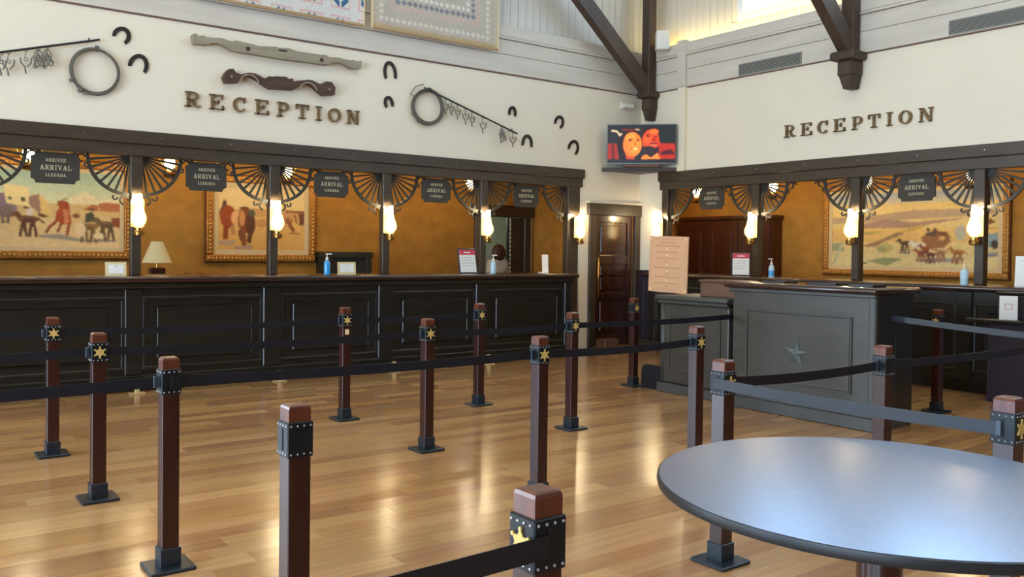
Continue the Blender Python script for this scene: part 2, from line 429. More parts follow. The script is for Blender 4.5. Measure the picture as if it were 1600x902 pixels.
po = bpy.data.objects.new('passage_light', pl); po.location = (8.2, 13.4, 2.3); COL.objects.link(po)

# doorway in the office wall
bm = B(); box(bm, 8.3, 8.52, OY-.05, OY+.14, 0, 2.28, .01); d2o = struct('door_2', bm, 'frame_wood')
struct('frame', box(B(), 9.36, 9.5, OY-.05, OY+.14, 0, 2.28, .01), 'frame_wood', d2o)
struct('frame_head', box(B(), 8.24, 9.54, OY-.07, OY+.14, 2.06, 2.26, .01), 'frame_wood', d2o)
struct('edge_trim', box(B(), 9.5, 9.535, OY-.03, OY, 0, 2.2), 'white_plastic', d2o)
struct('door_leaf', box(B(), 9.1, 9.36, OY+.02, OY+.07, 0, 2.05, .004), 'frame_wood', d2o)
k = .55
while k < 2.03:
    struct('light_slot', box(B(), 9.06, 9.095, OY+.01, OY+.05, k, k+.045), 'white_paper', d2o); k += .075
struct('slot_rail', box(B(), 9.02, 9.06, OY+.01, OY+.06, 0, 2.05), 'black_plastic', d2o)

# ---- panelled door in the corner of the left wall
bm = B(); box(bm, 8.78, 8.92, YA-.035, YA+.18, 0, 2.06, .008); d1 = struct('door_1', bm, 'frame_wood')
struct('frame', box(B(), 9.74, 9.85, YA-.035, YA+.18, 0, 2.06, .008), 'frame_wood', d1)
struct('frame_head', box(B(), 8.74, 9.855, YA-.06, YA+.18, 2.03, 2.21, .01), 'frame_wood', d1)
struct('head_cap', box(B(), 8.73, 9.858, YA-.075, YA+.1, 2.21, 2.245, .006), 'cladding', d1)
lf = struct('door_leaf', box(B(), 8.92, 9.74, YA+.05, YA+.095, .01, 2.04), 'door_wood', d1)
for nm, x0, x1, z0, z1 in (('stile', 8.92, 9.03, .01, 2.04), ('stile', 9.63, 9.74, .01, 2.04), ('rail', 9.03, 9.63, 1.92, 2.04), ('rail', 9.03, 9.63, 1.28, 1.42), ('rail', 9.03, 9.63, .74, .84), ('rail', 9.03, 9.63, .01, .2)):
    struct(nm, box(B(), x0, x1, YA+.025, YA+.05, z0, z1, .008, 2), 'door_wood', lf)
for z0, z1 in ((1.46, 1.88), (1.1, 1.25), (.88, 1.07), (.24, .7)):
    struct('door_panel', box(B(), 9.07, 9.59, YA+.036, YA+.05, z0, z1, .006), 'door_wood', lf)
hd = struct('pull_handle', tube(B(), [(8.965, YA-.03, .76), (8.965, YA-.03, 1.38)], .016, 10), 'brass', lf, smooth=True)
bm = B(); tube(bm, [(8.965, YA-.03, .82), (8.965, YA+.03, .82)], .012); struct('handle_mount', bm, 'brass', lf)
bm = B(); tube(bm, [(8.965, YA-.03, 1.32), (8.965, YA+.03, 1.32)], .012); struct('handle_mount', bm, 'brass', lf)
struct('door_stop', box(B(), 9.72, 9.76, YA+.02, YA+.05, .01, 2.03), 'amber_dark', d1)
# dark wainscot on the short wall between door and counter
bm = B(); box(bm, XB-.03, XB, 9.42, 9.86, 0, 1.16, .006); t1 = struct('trim_1', bm, 'wainscot')
struct('cap', box(B(), XB-.05, XB, 9.42, 9.86, 1.16, 1.19, .006), 'wainscot', t1)
for y0 in (9.45, 9.6, 9.74): struct('wainscot_plank', box(B(), XB-.042, XB-.03, y0, y0+.12, .12, 1.14, .005), 'wainscot', t1)
struct('baseboard_right', box(B(), XB-.05, XB, 9.42, 9.86, 0, .11, .006), 'frame_wood')

# ================================================================== ROOF TRUSSES
def truss(label, y, w, sl, cs):
    t = thing('roof_truss', label, 'truss', (9.70, y, 0), 0, 'dark roof trusses standing on corbels')
    obj('post', box(B(), -.05, .11, -w/2, w/2, 3.95, CEIL, .015), 'truss_wood', t)
    bm = B(); p0 = Vector((-.02, 4.02)); dr = Vector((-1, sl)).normalized(); nr = Vector((dr.y, -dr.x))*.115; L = (CEIL-4.02)/dr.y*.985
    a, b = p0-dr*.02, p0+dr*L
    pts = [a+nr, b+nr, b-nr, a-nr]
    prism(bm, [(p.x, min(p.y, CEIL-.002)) for p in pts], -w/2*.8, w/2*.8); obj('brace', bm, 'truss_wood', t)
    c = obj('corbel', box(B(), -.22, .15, -.2, .2, 3.86, 3.97, .035, 2), 'truss_wood', t)
    obj('corbel_neck', box(B(), -.12, .15, -.125, .125, 3.68, 3.86, .012), 'truss_wood', c)
    bm = B(); box(bm, -.105, .15, -.11, .11, 3.52, 3.68)
    for v in bm.verts:
        if v.co.z < 3.6: v.co.x = -.055 if v.co.x < 0 else .15; v.co.y *= .6
    bmesh.ops.bevel(bm, geom=list(bm.edges), offset=.008, affect='EDGES'); obj('corbel_tip', bm, 'truss_wood', c)
    c.scale = (cs, cs, 1); c.location.x = .15*(1-cs)
truss('dark wooden roof truss post and brace in the corner above the screen', 9.62, .17, .84, .68)
truss('dark wooden roof truss post and brace above the counter with the coach painting', 6.17, .17, .93, .84)

# ================================================================== ARCADE over each counter
def fan_bracket(parent, sx, x0, zt):
    # quarter wheel: hub at the post, spokes, curved rim with scrolls
    b = obj('bracket', arcband(B(), 0, 0, .43, .395, PI, 1.5*PI, -.012, .012), 'wreath_iron', parent)
    b.location = (x0, 0, zt); b.scale = (-sx, 1, 1)
    b.data.name = 'bracket_rim'
    def sub(n, bm):
        o = obj(n, bm, 'wreath_iron', b); return o
    sub('hub', prism(B(), [(0, 0)]+[(-.085*math.cos(a), -.085*math.sin(a)) for a in np.linspace(0, PI/2, 8)], -.014, .014))
    for k in range(7):
        a = math.radians(8+74*k/6); c, s = math.cos(a), math.sin(a); w0, w1 = .008, .013
        sub('spoke', prism(B(), [(-.085*c+w0*s, -.085*s-w0*c), (-.4*c+w1*s, -.4*s-w1*c), (-.4*c-w1*s, -.4*s+w1*c), (-.085*c-w0*s, -.085*s+w0*c)], -.007, .007))
    for (cx, cz, r, a0, a1) in ((-.05, -.475, .052, -.2, 4.6), (-.14, -.445, .032, 2.2, 6.4), (-.47, -.045, .045, .2, 5.0), (-.42, -.12, .03, 1.5, 5.6), (-.53, -.03, .03, -.5, 3.6)):
        sub('scroll', arcband(B(), cx, cz, r, r-.016, a0, a1, -.01, .01, 10))
    return b
def arcade_post(name, label, loc, rz, sides=(-1, 1), group=None, full=False, wide=.125):
    t = thing(name, label, 'post', loc, rz, group)
    h = wide/2
    z0 = -1.16 if full else 0
    obj('shaft', box(B(), -h+.012, h-.012, -.05, .06, z0, 1.30, .006), 'frame_wood', t)
    obj('upper_block', box(B(), -h, h, -.075, .065, .875, 1.285, .008), 'frame_wood', t)
    for s in sides: fan_bracket(t, s, s*h, 1.275)
    return t
PXA = (.79, 2.31, 3.845, 5.34, 6.855)
labA = ['arcade post of the counter far left, outside the picture', 'dark arcade post with fan brackets between the street painting and the table lamp', 'dark arcade post with fan brackets in front of the cattle painting', 'dark arcade post with fan brackets beside the dark green cabinet', 'dark arcade post with fan brackets in front of the office doorway']
for xx, lb in zip(PXA, labA): arcade_post('arcade_post', lb, (xx, 9.975, 1.16), RA, group='arcade posts over the long counter')
arcade_post('arcade_post', 'full height end post of the long counter arcade beside the panelled door', (8.49, 9.975, 1.16), RA, (-1,), 'arcade posts over the long counter', True, .24)
PYB = ((7.667, 'dark arcade post with fan brackets beside the dark wardrobe'), (6.145, 'dark arcade post with fan brackets at the empty end of the coach painting'), (4.642, 'dark arcade post with fan brackets in front of the painted coach'), (3.12, 'arcade post of the short counter outside the picture'))
for y, lb in PYB: arcade_post('arcade_post', lb, (9.935, y, 1.16), RB, group='arcade posts over the short counter')
arcade_post('arcade_post', 'full height end post of the short counter arcade behind the peach notice', (9.935, 9.385, 1.16), RB, (1,), 'arcade posts over the short counter', True, .17)
def header(label, x0, x1, loc, rz):
    t = thing('arcade_beam', label, 'beam', loc, rz)
    obj('fascia', box(B(), x0, x1, -.045, .05, 2.565, 2.705, .008), 'frame_wood', t)
    obj('lower_rail', box(B(), x0+.02, x1-.02, -.02, .12, 2.435, 2.565, .006), 'frame_wood', t)
    n = int((x1-x0)/.76); bm = None
    for k in range(n):
        o = obj('bolt', lathe(B(), [(.009, 0), (.007, .006)], seg=8) if bm is None else bm, 'rivet_steel', t)
        bm = o.data; o.location = (x0+.35+k*.76, -.046, 2.64); o.rotation_euler = (PI/2, 0, 0)
header('long dark beam over the long counter arcade', -1.6, 8.66, (0, YA, 0), RA)
header('dark beam over the short counter arcade', -9.48, -1.4, (XB, 0, 0), RB)

# ---- oil lamp sconces
def bulb(parent, z, power, r):
    l = bpy.data.lights.new('lamp_light', 'POINT'); l.energy = power; l.color = (1, .8, .5); l.shadow_soft_size = r
    o = bpy.data.objects.new('lamp_light', l); o.location = (0, 0, z); o.parent = parent; COL.objects.link(o)
SM = {}
def sconce(label, loc, rz, group):
    t = thing('oil_lamp_sconce', label, 'lamp', loc, rz, group)
    parts = (('back_plate', 'brass_plate', lambda: prism(B(), [(-.07, .1), (.07, .1), (.07, .38), (.045, .42), (-.045, .42), (-.07, .38)], .06, .066), False),
             ('mount', 'brass', lambda: box(B(), -.02, .02, 0, .07, .05, .09, .004), False),
             ('burner', 'brass', lambda: lathe(B(), [(.02, 0), (.05, .012), (.055, .05), (.042, .06), (.042, .085), (.05, .09), (.03, .1)]), 'auto'),
             ('chimney', 'chimney_glass', lambda: lathe(B(), [(.036, .1), (.046, .115), (.068, .145), (.078, .18), (.074, .215), (.056, .262), (.042, .31), (.032, .38), (.03, .45)]), True),
             ('flame_bulb', 'flame', lambda: lathe(B(), [(.02, .11), (.045, .145), (.056, .18), (.05, .215), (.034, .262), (.024, .31), (.016, .4)]), True),
             ('chimney_rim', 'brass', lambda: lathe(B(), [(.031, .45), (.034, .455), (.031, .46)]), False))
    for n, m, f, sm in parts:
        if n not in SM: o = obj(n, f(), m, t, smooth=sm); SM[n] = o.data
        else: obj(n, SM[n], None, t)
    bulb(t, .43, 11, .018)
sA = 'lit oil lamp sconce on '
for xx, lb in zip((.79, 2.31, 3.845, 5.34, 6.855, 8.54), ('the arcade post outside the picture', 'the arcade post beside the table lamp', 'the post in front of the cattle painting', 'the post above the framed counter card', 'the post beside the office doorway', 'the end post beside the panelled door')):
    sconce(sA+lb, (xx, 9.81, 1.575), RA, 'oil lamp sconces on the long counter')
for y, lb in ((9.44, 'the end post just behind the peach notice'), (7.667, 'the post in front of the dark wardrobe'), (6.145, 'the post at the empty end of the coach painting'), (4.642, 'the post in front of the painted coach'), (3.12, 'the short counter post outside the picture')):
    sconce(sA+lb, (9.77, y, 1.59), RB, 'oil lamp sconces on the short counter')

# ---- hanging lanterns inside the offices
LM = {}
def lantern(label, loc, group):
    t = thing('hanging_lantern', label, 'lantern', loc, 0, group)
    def harp(s):
        return tube(B(), [(s*.13*math.sin(a), 0, .02+.17*(1-math.cos(a))-.0) for a in np.linspace(.25, PI-.12, 12)], .007, 6)
    parts = (('rod', 'brass', lambda: tube(B(), [(0, 0, .36), (0, 0, 2.9-2.41)], .008, 6), False),
             ('harp', 'brass', lambda: harp(1), True), ('harp', 'brass', lambda: harp(-1), True),
             ('smoke_bell', 'brass', lambda: lathe(B(), [(.07, .3), (.05, .33), (.012, .36)]), 'auto'),
             ('globe', 'lantern_glass', lambda: lathe(B(), [(.03, .02), (.055, .05), (.068, .09), (.06, .13), (.04, .165), (.03, .2)]), True),
             ('oil_font', 'brass', lambda: lathe(B(), [(.02, -.1), (.075, -.085), (.095, -.045), (.07, -.01), (.03, .02)]), 'auto'))
    for i, (n, m, f, sm) in enumerate(parts):
        if i not in LM: o = obj(n, f(), m, t, smooth=sm); LM[i] = o.data
        else: obj(n, LM[i], None, t)
    bulb(t, .25, 16, .03)
for xx, lb in zip((1.454, 2.994, 4.52, 5.98, 7.49), ('beside the ARRIVAL sign over the street painting', 'above the table lamp', 'at the cattle painting corner', 'between the two plain amber bays', 'nearest the office doorway')):
    lantern('hanging brass oil lantern '+lb, (xx, 11.2, 2.41), 'lanterns hanging in the long office')
for y, lb in ((9.913, 'beside the ARRIVAL sign over the wardrobe'), (8.366, 'between wardrobe and coach painting'), (6.8, 'over the empty half of the coach painting'), (5.36, 'over the painted coach')):
    lantern('hanging brass oil lantern '+lb, (11.2, y, 2.41), 'lanterns hanging in the short office')

# ================================================================== LETTERING (slab serif, built from bars and bows)
def glyph(bm, ch, x, z, h, y0, y1, wid=None):
    """draws ch with its lower left corner at (x, z), height h; returns its width"""
    W = dict(R=.98, E=.9, C=.9, P=.86, T=.92, I=.46, O=.96, N=1.02, A=1.0, V=1.0, L=.84, G=.96, D=.94)['E' if ch == '\u00c9' else ch]
    s, t = .165, .085
    k = h; wk = (wid/W if wid else h)
    def r(a, b, c, d): prism(bm, [(x+a*wk, z+b*k), (x+c*wk, z+b*k), (x+c*wk, z+d*k), (x+a*wk, z+d*k)], y0, y1)
    def p(*q): prism(bm, [(x+a*wk, z+b*k) for a, b in q], y0, y1)
    def rg(cx, cz, rx, rz, ix, iz, a0, a1, n=14): ring(bm, x+cx*wk, z+cz*k, rx*wk, rz*k, ix*wk, iz*k, a0, a1, y0, y1, n)
    def foot(cx, b, w=.42): r(cx-w/2, b, cx+w/2, b+t)
    if ch in 'RP':
        r(.12, 0, .12+s, 1); r(0, 1-t, .5, 1); foot(.12+s/2, 0, .44)
        m = .46 if ch == 'R' else .4
        r(.12, m, .5, m+t); rg(.48, (1+m)/2, .36, (1-m)/2, .18, (1-m)/2-t, -PI/2, PI/2)
        if ch == 'R':
            p((.42, m+.03), (.6, m+.03), (.74, .12), (.56, .12)); rg(.77, .13, .21, .13, .05, .05, PI, 2*PI, 8)
    elif ch in 'E\u00c9':
        r(.12, 0, .12+s, 1); r(0, 1-t, .86, 1); r(0, 0, .9, t); r(.2, .46, .58, .46+t)
        r(.74, .72, .86, 1); r(.78, 0, .9, .3); r(.52, .36, .61, .66)
        if ch == '\u00c9': p((.42, 1.06), (.52, 1.06), (.68, 1.24), (.5, 1.24))
    elif ch in 'CG':
        rg(.48, .5, .48, .5, .28, .4, .75, 2*PI-.62, 18); r(.74, .62, .85, 1)
        if ch == 'G': r(.68, 0.02, .86, .42); r(.54, .36, .96, .46)
    elif ch == 'T':
        r(.36, 0, .36+s, 1); r(0, 1-t, .91, 1); r(0, .66, .11, 1); r(.8, .66, .91, 1); foot(.36+s/2, 0, .48)
    elif ch == 'I':
        r(.135, 0, .135+s, 1); foot(.23, 0, .46); foot(.23, 1-t, .46)
    elif ch == 'O': rg(.48, .5, .48, .5, .28, .4, 0, 2*PI, 22)
    elif ch == 'N':
        r(.12, 0, .23, 1); r(.8, 0, .91, 1); p((.12, 1), (.34, 1), (.91, 0), (.7, 0)); foot(.175, 0, .36); r(0, 1-t, .3, 1); foot(.85, 1-t, .34)
    elif ch == 'A':
        p((.44, 1), (.6, 1), (.92, 0), (.7, 0)); p((.44, 1), (.54, 1), (.22, 0), (.12, 0)); r(.24, .26, .76, .35); foot(.17, 0, .34); foot(.82, 0, .38)
    elif ch == 'V':
        p((.1, 1), (.32, 1), (.58, 0), (.46, 0)); p((.8, 1), (.9, 1), (.6, 0), (.48, 0)); foot(.2, 1-t, .4); foot(.85, 1-t, .32)
    elif ch == 'L':
        r(.12, 0, .12+s, 1); foot(.21, 1-t, .44); r(0, 0, .84, t); r(.72, 0, .84, .34)
    elif ch == 'D':
        r(.12, 0, .12+s, 1); r(0, 1-t, .46, 1); r(0, 0, .46, t); rg(.44, .5, .48, .5, .28, .4, -PI/2, PI/2)
    return W*wk
def word(bm, txt, cx, z, h, y0, y1, total):
    ws = [dict(R=.98, E=.9, C=.9, P=.86, T=.92, I=.46, O=.96, N=1.02, A=1.0, V=1.0, L=.84, G=.96, D=.94)['E' if c == '\u00c9' else c] for c in txt]
    gap = .16; full = sum(ws)+gap*(len(txt)-1); u = total/full; x = cx-total/2
    for c, w in zip(txt, ws): glyph(bm, c, x, z, h, y0, y1, w*u); x += (w+gap)*u
LETA = ((2.80, 2.99), (3.065, 3.242), (3.335, 3.496), (3.588, 3.766), (3.856, 4.017), (4.087, 4.267), (4.339, 4.424), (4.501, 4.682), (4.749, 4.935))
LETB = ((7.184, 6.997), (6.93, 6.749), (6.682, 6.512), (6.45, 6.269), (6.192, 6.035), (5.975, 5.803), (5.735, 5.653), (5.582, 5.4), (5.336, 5.146))
ordn = ('first', 'second', 'third', 'fourth', 'fifth', 'sixth', 'seventh', 'eighth', 'last')
for i, ch in enumerate('RECEPTION'):
    a, b = LETA[i]; bm = B(); glyph(bm, ch, 0, 0, .17, -.03, 0, (b-a)*.93)
    tag(obj('bronze_letter', bm, 'brass_dull', None, (a, YA-.006, 3.02), RA), 'bronze letter %s, %s of the wall word above the long counter' % (ch, ordn[i]), 'letter', 'bronze letters above the long counter')
    a, b = LETB[i]; bm = B(); glyph(bm, ch, 0, 0, .163, -.03, 0, (a-b)*.9)
    tag(obj('bronze_letter', bm, 'brass_dull', None, (XB-.006, a, 3.025), RB), 'bronze letter %s, %s of the wall word above the short counter' % (ch, ordn[i]), 'letter', 'bronze letters above the short counter')

# ---- hanging ARRIVAL signs
def arrival(label, loc, rz, group):
    t = thing('hanging_sign', label, 'sign', loc, rz, group)
    w, h, n = .225, .16, .045
    pts = []
    for sx, sz, in ((1, 1), (1, -1), (-1, -1), (-1, 1)):
        arc = [(sx*w-sx*n*math.sin(a), sz*h-sz*n*math.cos(a)) for a in np.linspace(0, PI/2, 6)]
        if (sx*sz) > 0: arc = arc[::-1]
        pts += arc
    obj('board', prism(B(), pts, -.012, .012), 'sign_board', t)
    for sx in (-.12, .12): obj('chain', tube(B(), [(sx, 0, h-.01), (sx, 0, .3)], .005, 6), 'brass', t)
    bm = B(); word(bm, 'ARRIV\u00c9E', 0, .062, .032, -.0145, -.0119, .19); obj('lettering', bm, 'sign_text', t)
    bm = B(); word(bm, 'ARRIVAL', 0, -.022, .048, -.0145, -.0119, .29); obj('lettering', bm, 'sign_text', t)
    bm = B(); word(bm, 'LLEGADA', 0, -.09, .032, -.0145, -.0119, .19); obj('lettering', bm, 'sign_text', t)
for xx, lb in zip((1.535, 3.063, 4.588, 6.10, 7.62), ('over the street painting', 'beside the top corner of the cattle painting', 'over the blue sanitizer bottle', 'over the red and white counter notice', 'beside the end post of the long counter')):
    arrival('dark hanging ARRIVAL sign '+lb, (xx, 9.96, 2.262), RA, 'ARRIVAL signs over the long counter')
for y, lb in ((8.48, 'in front of the dark wardrobe'), (5.385, 'over the coach painting')):
    arrival('dark hanging ARRIVAL sign '+lb, (9.92, y, 2.275), RB, 'ARRIVAL signs over the short counter')

# ================================================================== COUNTERS
def nosed_top(name, x0, x1, y0, y1, z0, z1, parent, m='counter_edge'):
    return obj(name, box(B(), x0, x1, y0, y1, z0, z1, min(.02, (z1-z0)*.42), 3), m, parent, smooth='auto')
def panel_front(t, bays, yf, z0, z1, m):
    for a, b in bays:
        p = obj('panel', box(B(), a+.13, b-.13, yf-.022, yf, z0+.1, z1-.1, .018, 1), m, t)
        for x0, x1, q0, q1 in ((a, b, z1-.035, z1), (a, b, z0, z0+.035), (a, a+.035, z0+.035, z1-.035), (b-.035, b, z0+.035, z1-.035)):
            obj('moulding', box(B(), x0, x1, yf-.02, yf, q0, q1, .008, 2), m, p)
ca = thing('reception_counter', 'long dark panelled reception counter along the long arcade', 'counter', (0, 9.3, 0))
obj('body', box(B(), -1.6, 7.93, 0, .62, .0, 1.1), 'counter_wood', ca)
obj('plinth', box(B(), -1.6, 7.94, -.03, 0, 0, .16, .008), 'counter_wood', ca)
nosed_top('worktop', -1.62, 8.02, -.09, .84, 1.1, 1.16, ca)
obj('cornice', box(B(), -1.6, 7.96, -.05, 0, 1.04, 1.1, .014, 2), 'counter_wood', ca)
ST = ((-.92, -.75), (.55, .74), (2.055, 2.225), (3.48, 3.685), (4.895, 5.09), (6.305, 6.49), (7.8, 7.93))
for a, b in ST: obj('stile', box(B(), a, b, -.03, 0, .16, 1.04, .01), 'counter_wood', ca)
panel_front(ca, [(ST[i][1], ST[i+1][0]) for i in range(len(ST)-1)], 0, .21, .96, 'counter_wood')
fr = tag(obj('foot_rail', tube(B(), [(-1.4, 9.14, .1), (7.9, 9.14, .1)], .018, 10), 'iron', smooth=True), 'dark foot rail along the floor of the long counter', 'rail')
for xx in (.6, 2.14, 3.62, 5.04, 6.42): 
    o = obj('brass_foot', box(B(), -.022, .022, -.018, .018, .0, .125, .003), 'brass_pale', fr); o.location = (xx, 9.14, 0)
    o2 = obj('flange', box(B(), -.07, .07, -.045, .045, 0, .012, .003), 'brass_pale', o)
cb = thing('reception_counter', 'short dark panelled reception counter under the coach painting', 'counter', (9.38, 0, 0), RB)
obj('body', box(B(), -9.2, -1.5, 0, .6, .16, 1.1), 'counter_wood', cb)
obj('plinth', box(B(), -9.2, -1.5, .2, .58, 0, .16), 'counter_wood', cb)
nosed_top('worktop', -9.28, -1.5, -.09, .78, 1.1, 1.16, cb)
SB = ((-9.2, -9.05), (-7.72, -7.55), (-6.2, -6.03), (-4.62, -4.45), (-3.1, -2.95), (-1.6, -1.5))
for a, b in SB: obj('stile', box(B(), a, b, -.03, 0, .16, 1.1, .01), 'counter_wood', cb)
panel_front(cb, [(SB[i][1], SB[i+1][0]) for i in range(len(SB)-1)], 0, .24, .98, 'counter_wood')
# lower shelf unit at the right edge
lu = thing('shelf_unit', 'low dark shelf unit standing against the short counter', 'shelf', (9.2, 3.75, 0), RB)
obj('shelf_top', box(B(), -.62, .8, -.16, .1, .8, .84, .012, 2), 'counter_wood', lu)
obj('back_panel', box(B(), -.42, .8, .1, .14, 0, 1.08, .006), 'wainscot', lu)
obj('side_panel', box(B(), -.42, -.38, -.1, .1, 0, .8, .006), 'wainscot', lu)
obj('front_panel', box(B(), -.38, .8, -.1, -.06, .02, .8, .006), 'wainscot', lu)
obj('rail', tube(B(), [(-.4, .05, 1.1), (.8, .05, 1.1)], .02, 8), 'iron', lu, smooth=True)

# ---- free standing desk island with the barn star
IX = 6.68
t = thing('reception_desk', 'tall grey panelled desk with a metal star on its front', 'desk', (IX, 3.96, 0), RB)
# local x runs towards the camera's right (-y world): desk spans x -1.46 .. 0
obj('body', box(B(), -1.46, 0, .0, .58, .09, 1.14), 'island_wood', t)
obj('end_panel', box(B(), 0, .012, .02, .58, .0, 1.14), 'counter_wood', t)
obj('corner_post', box(B(), -.05, .015, -.012, .03, .09, 1.13, .01), 'island_grey', t)
obj('plinth', box(B(), -1.47, .02, -.03, .5, 0, .11, .008), 'island_grey', t)
obj('plinth_cap', box(B(), -1.47, .02, -.018, .02, .11, .135, .006), 'island_grey', t)
nosed_top('worktop', -1.54, .04, -.06, .66, 1.145, 1.195, t)
obj('under_mould', box(B(), -1.5, .02, -.03, .02, 1.11, 1.145, .008), 'island_grey', t)
pn = obj('panel', box(B(), -1.28, -.22, -.010, .0, .3, .93, .004), 'island_wood', t)
for q in ((-1.3, -.2, .93, .945), (-1.3, -.2, .285, .3), (-1.3, -1.285, .3, .93), (-.215, -.2, .3, .93)):
    obj('bead', box(B(), q[0], q[1], -.014, 0, q[2], q[3], .003), 'island_grey', pn)
obj('side_bead', box(B(), .012, .02, .3, .31, .3, .78), 'counter_wood', t)
st = thing('barn_star', 'faceted steel barn star fixed to the tall grey desk front', 'star', (IX-.016, 4.70, .575), RB)
for k in range(5):
    a = math.radians(85+72*k); R0, r0 = .125, .048
    for s, in ((1,), (-1,)):
        bm = B(); a2 = a+s*math.radians(36)
        v = [bm.verts.new(q) for q in ((0, -.04, 0), (R0*math.cos(a), 0, R0*math.sin(a)), (r0*math.cos(a2), 0, r0*math.sin(a2)), (0, 0, 0))]
        for f in ((0, 1, 2), (0, 3, 1), (0, 2, 3), (1, 3, 2)): bm.faces.new([v[i] for i in f])
        obj('facet', bm, 'star_steel', st)
t = thing('reception_desk', 'low grey desk with moulded top under the peach notice', 'desk', (6.74, 5.52, 0), RB)
obj('body', box(B(), -.9, 0, 0, .52, .1, .94, .02, 2), 'island_wood', t)
obj('corner_post', tube(B(), [(-.88, .02, .1), (-.88, .02, .95)], .035, 12), 'island_grey', t, smooth=True)
obj('plinth', box(B(), -.93, .01, -.03, .5, 0, .1, .008), 'island_grey', t)
nosed_top('worktop', -.95, .02, -.06, .6, .975, 1.025, t, 'island_grey')
obj('under_mould', box(B(), -.93, .0, -.035, .02, .94, .975, .012, 2), 'island_grey', t)
pn = obj('panel', box(B(), -.76, -.12, -.01, 0, .26, .82, .004), 'island_wood', t)
for q in ((-.78, -.1, .82, .835), (-.78, -.1, .245, .26), (-.78, -.765, .26, .82), (-.115, -.1, .26, .82)):
    obj('bead', box(B(), q[0], q[1], -.014, 0, q[2], q[3], .003), 'island_grey', pn)
tag(obj('gap_shade', box(B(), .008, .092, .08, .5, 0, .97), 'black_plastic', None, (6.74, 5.515, 0), RB), 'shaded gap between the tall and low grey desks, built as a black block', 'panel')  # black block standing in for the shade of the narrow recess
t = thing('desk_box', 'brown wooden box standing on the low grey desk', 'box', (6.86, 6.0, 1.025), RB)
obj('body', box(B(), 0, .46, 0, .34, 0, .15, .006), 'brown_block', t); obj('lid', box(B(), -.015, .475, -.015, .35, .15, .172, .006), 'brown_block', t)
# things lying on the tall desk
for (y, x, w, d, lb) in ((5.1, 6.95, .26, .2, 'black tray lying on the tall desk nearest the brown box'), (4.6, 6.98, .3, .2, 'black tray lying on the tall desk above the star'), (4.2, 6.95, .24, .2, 'black tray lying on the tall desk at its open end')):
    o = thing('desk_tray', lb, 'tray', (x, y, 1.195), RB, 'black trays on the tall desk')
    obj('bottom', box(B(), -w/2, w/2, -d/2, d/2, 0, .006), 'black_plastic', o)
    for q in ((-w/2, w/2, -d/2, -d/2+.008), (-w/2, w/2, d/2-.008, d/2), (-w/2, -w/2+.008, -d/2, d/2), (w/2-.008, w/2, -d/2, d/2)): obj('rim', box(B(), *q, .004, .02), 'black_plastic', o)

# ---- peach notice on its stand
t = thing('notice_board', 'peach notice board with centred text lines and corner dots', 'notice', (6.95, 6.54, 1.025), RB)
nb = obj('board', box(B(), -.28, .28, -.008, .008, .0, .61, .002), 'peach_board', t); nb.location = (0, 0, .012); nb.rotation_euler = (0, math.radians(1.5), 0)
obj('foot', box(B(), -.12, .12, -.05, .09, 0, .014, .003), 'black_plastic', t)
obj('prop', tube(B(), [(0, .07, .01), (0, .012, .35)], .008, 6), 'black_plastic', t)
z = .54
for wd_, kind in ((.22, 0), (.37, 0), (0, 1), (.31, 0), (0, 1), (.33, 0), (.07, 0), (0, 1), (.39, 0), (0, 1), (.08, 0), (.35, 0), (0, 1), (.34, 0), (.06, 0)):
    if kind: o = obj('dot', lathe(B(), [(.012, 0), (.012, .002)], seg=8), 'poster_dot', nb); o.location = (-.01, -.0095, z); o.rotation_euler = (PI/2, 0, 0)
    else: obj('text_line', box(B(), -.01-wd_/2, -.01+wd_/2, -.0098, -.0078, z-.006, z+.006), 'poster_text', nb)
    z -= .034
for sx in (-.25, .25):
    for zz in (.03, .58): o = obj('corner_stud', lathe(B(), [(.014, 0), (.008, .006)], seg=10), 'poster_dot', nb); o.location = (sx, -.008, zz); o.rotation_euler = (PI/2, 0, 0)
for q in ((-.24, .24, .574, .578), (-.24, .24, .032, .036), (-.255, -.251, .05, .56), (.251, .255, .05, .56)): obj('border_line', box(B(), q[0], q[1], -.0095, -.0078, q[2], q[3]), 'poster_text', nb)

# black rounded board leaning by the low desk
bm = B(); arc = [(.09+.09*math.cos(a), .17+.09*math.sin(a)) for a in np.linspace(PI, PI/2, 8)]
prism(bm, [(0, 0)]+arc+[(.3, .26), (.3, 0)], -.015, .015)
tag(obj('kick_board', bm, 'iron', None, (6.78, 6.73, .0), RB), 'black upright board with one rounded corner beside the low desk', 'board')
tag(obj('floor_block', box(B(), 0, .3, 0, .2, 0, .16, .01), 'brown_block', None, (8.78, 9.5, 0)), 'small brown wooden block on the floor before the panelled door', 'block')

# ================================================================== ROUND TABLE
t = thing('round_table', 'round dark table with a glossy bluish top in the foreground', 'table', (2.385, 1.384, 0))
bm = B(); lathe(bm, [(.642, .774), (.642, .7995), (.638, .8)], seg=96); obj('table_top', bm, 'table_top', t, smooth='auto')
obj('edge_band', lathe(B(), [(.632, .768), (.646, .771), (.6495, .784), (.6475, .797), (.642, .7985)], seg=96), 'table_rim', t, smooth='auto')
obj('pedestal', lathe(B(), [(.064, .03), (.064, .755), (.15, .76), (.15, .768)], seg=28), 'mahogany', t, smooth='auto')
obj('foot', lathe(B(), [(.3, 0), (.3, .012), (.09, .035), (.06, .05)], seg=40), 'iron', t, smooth='auto')

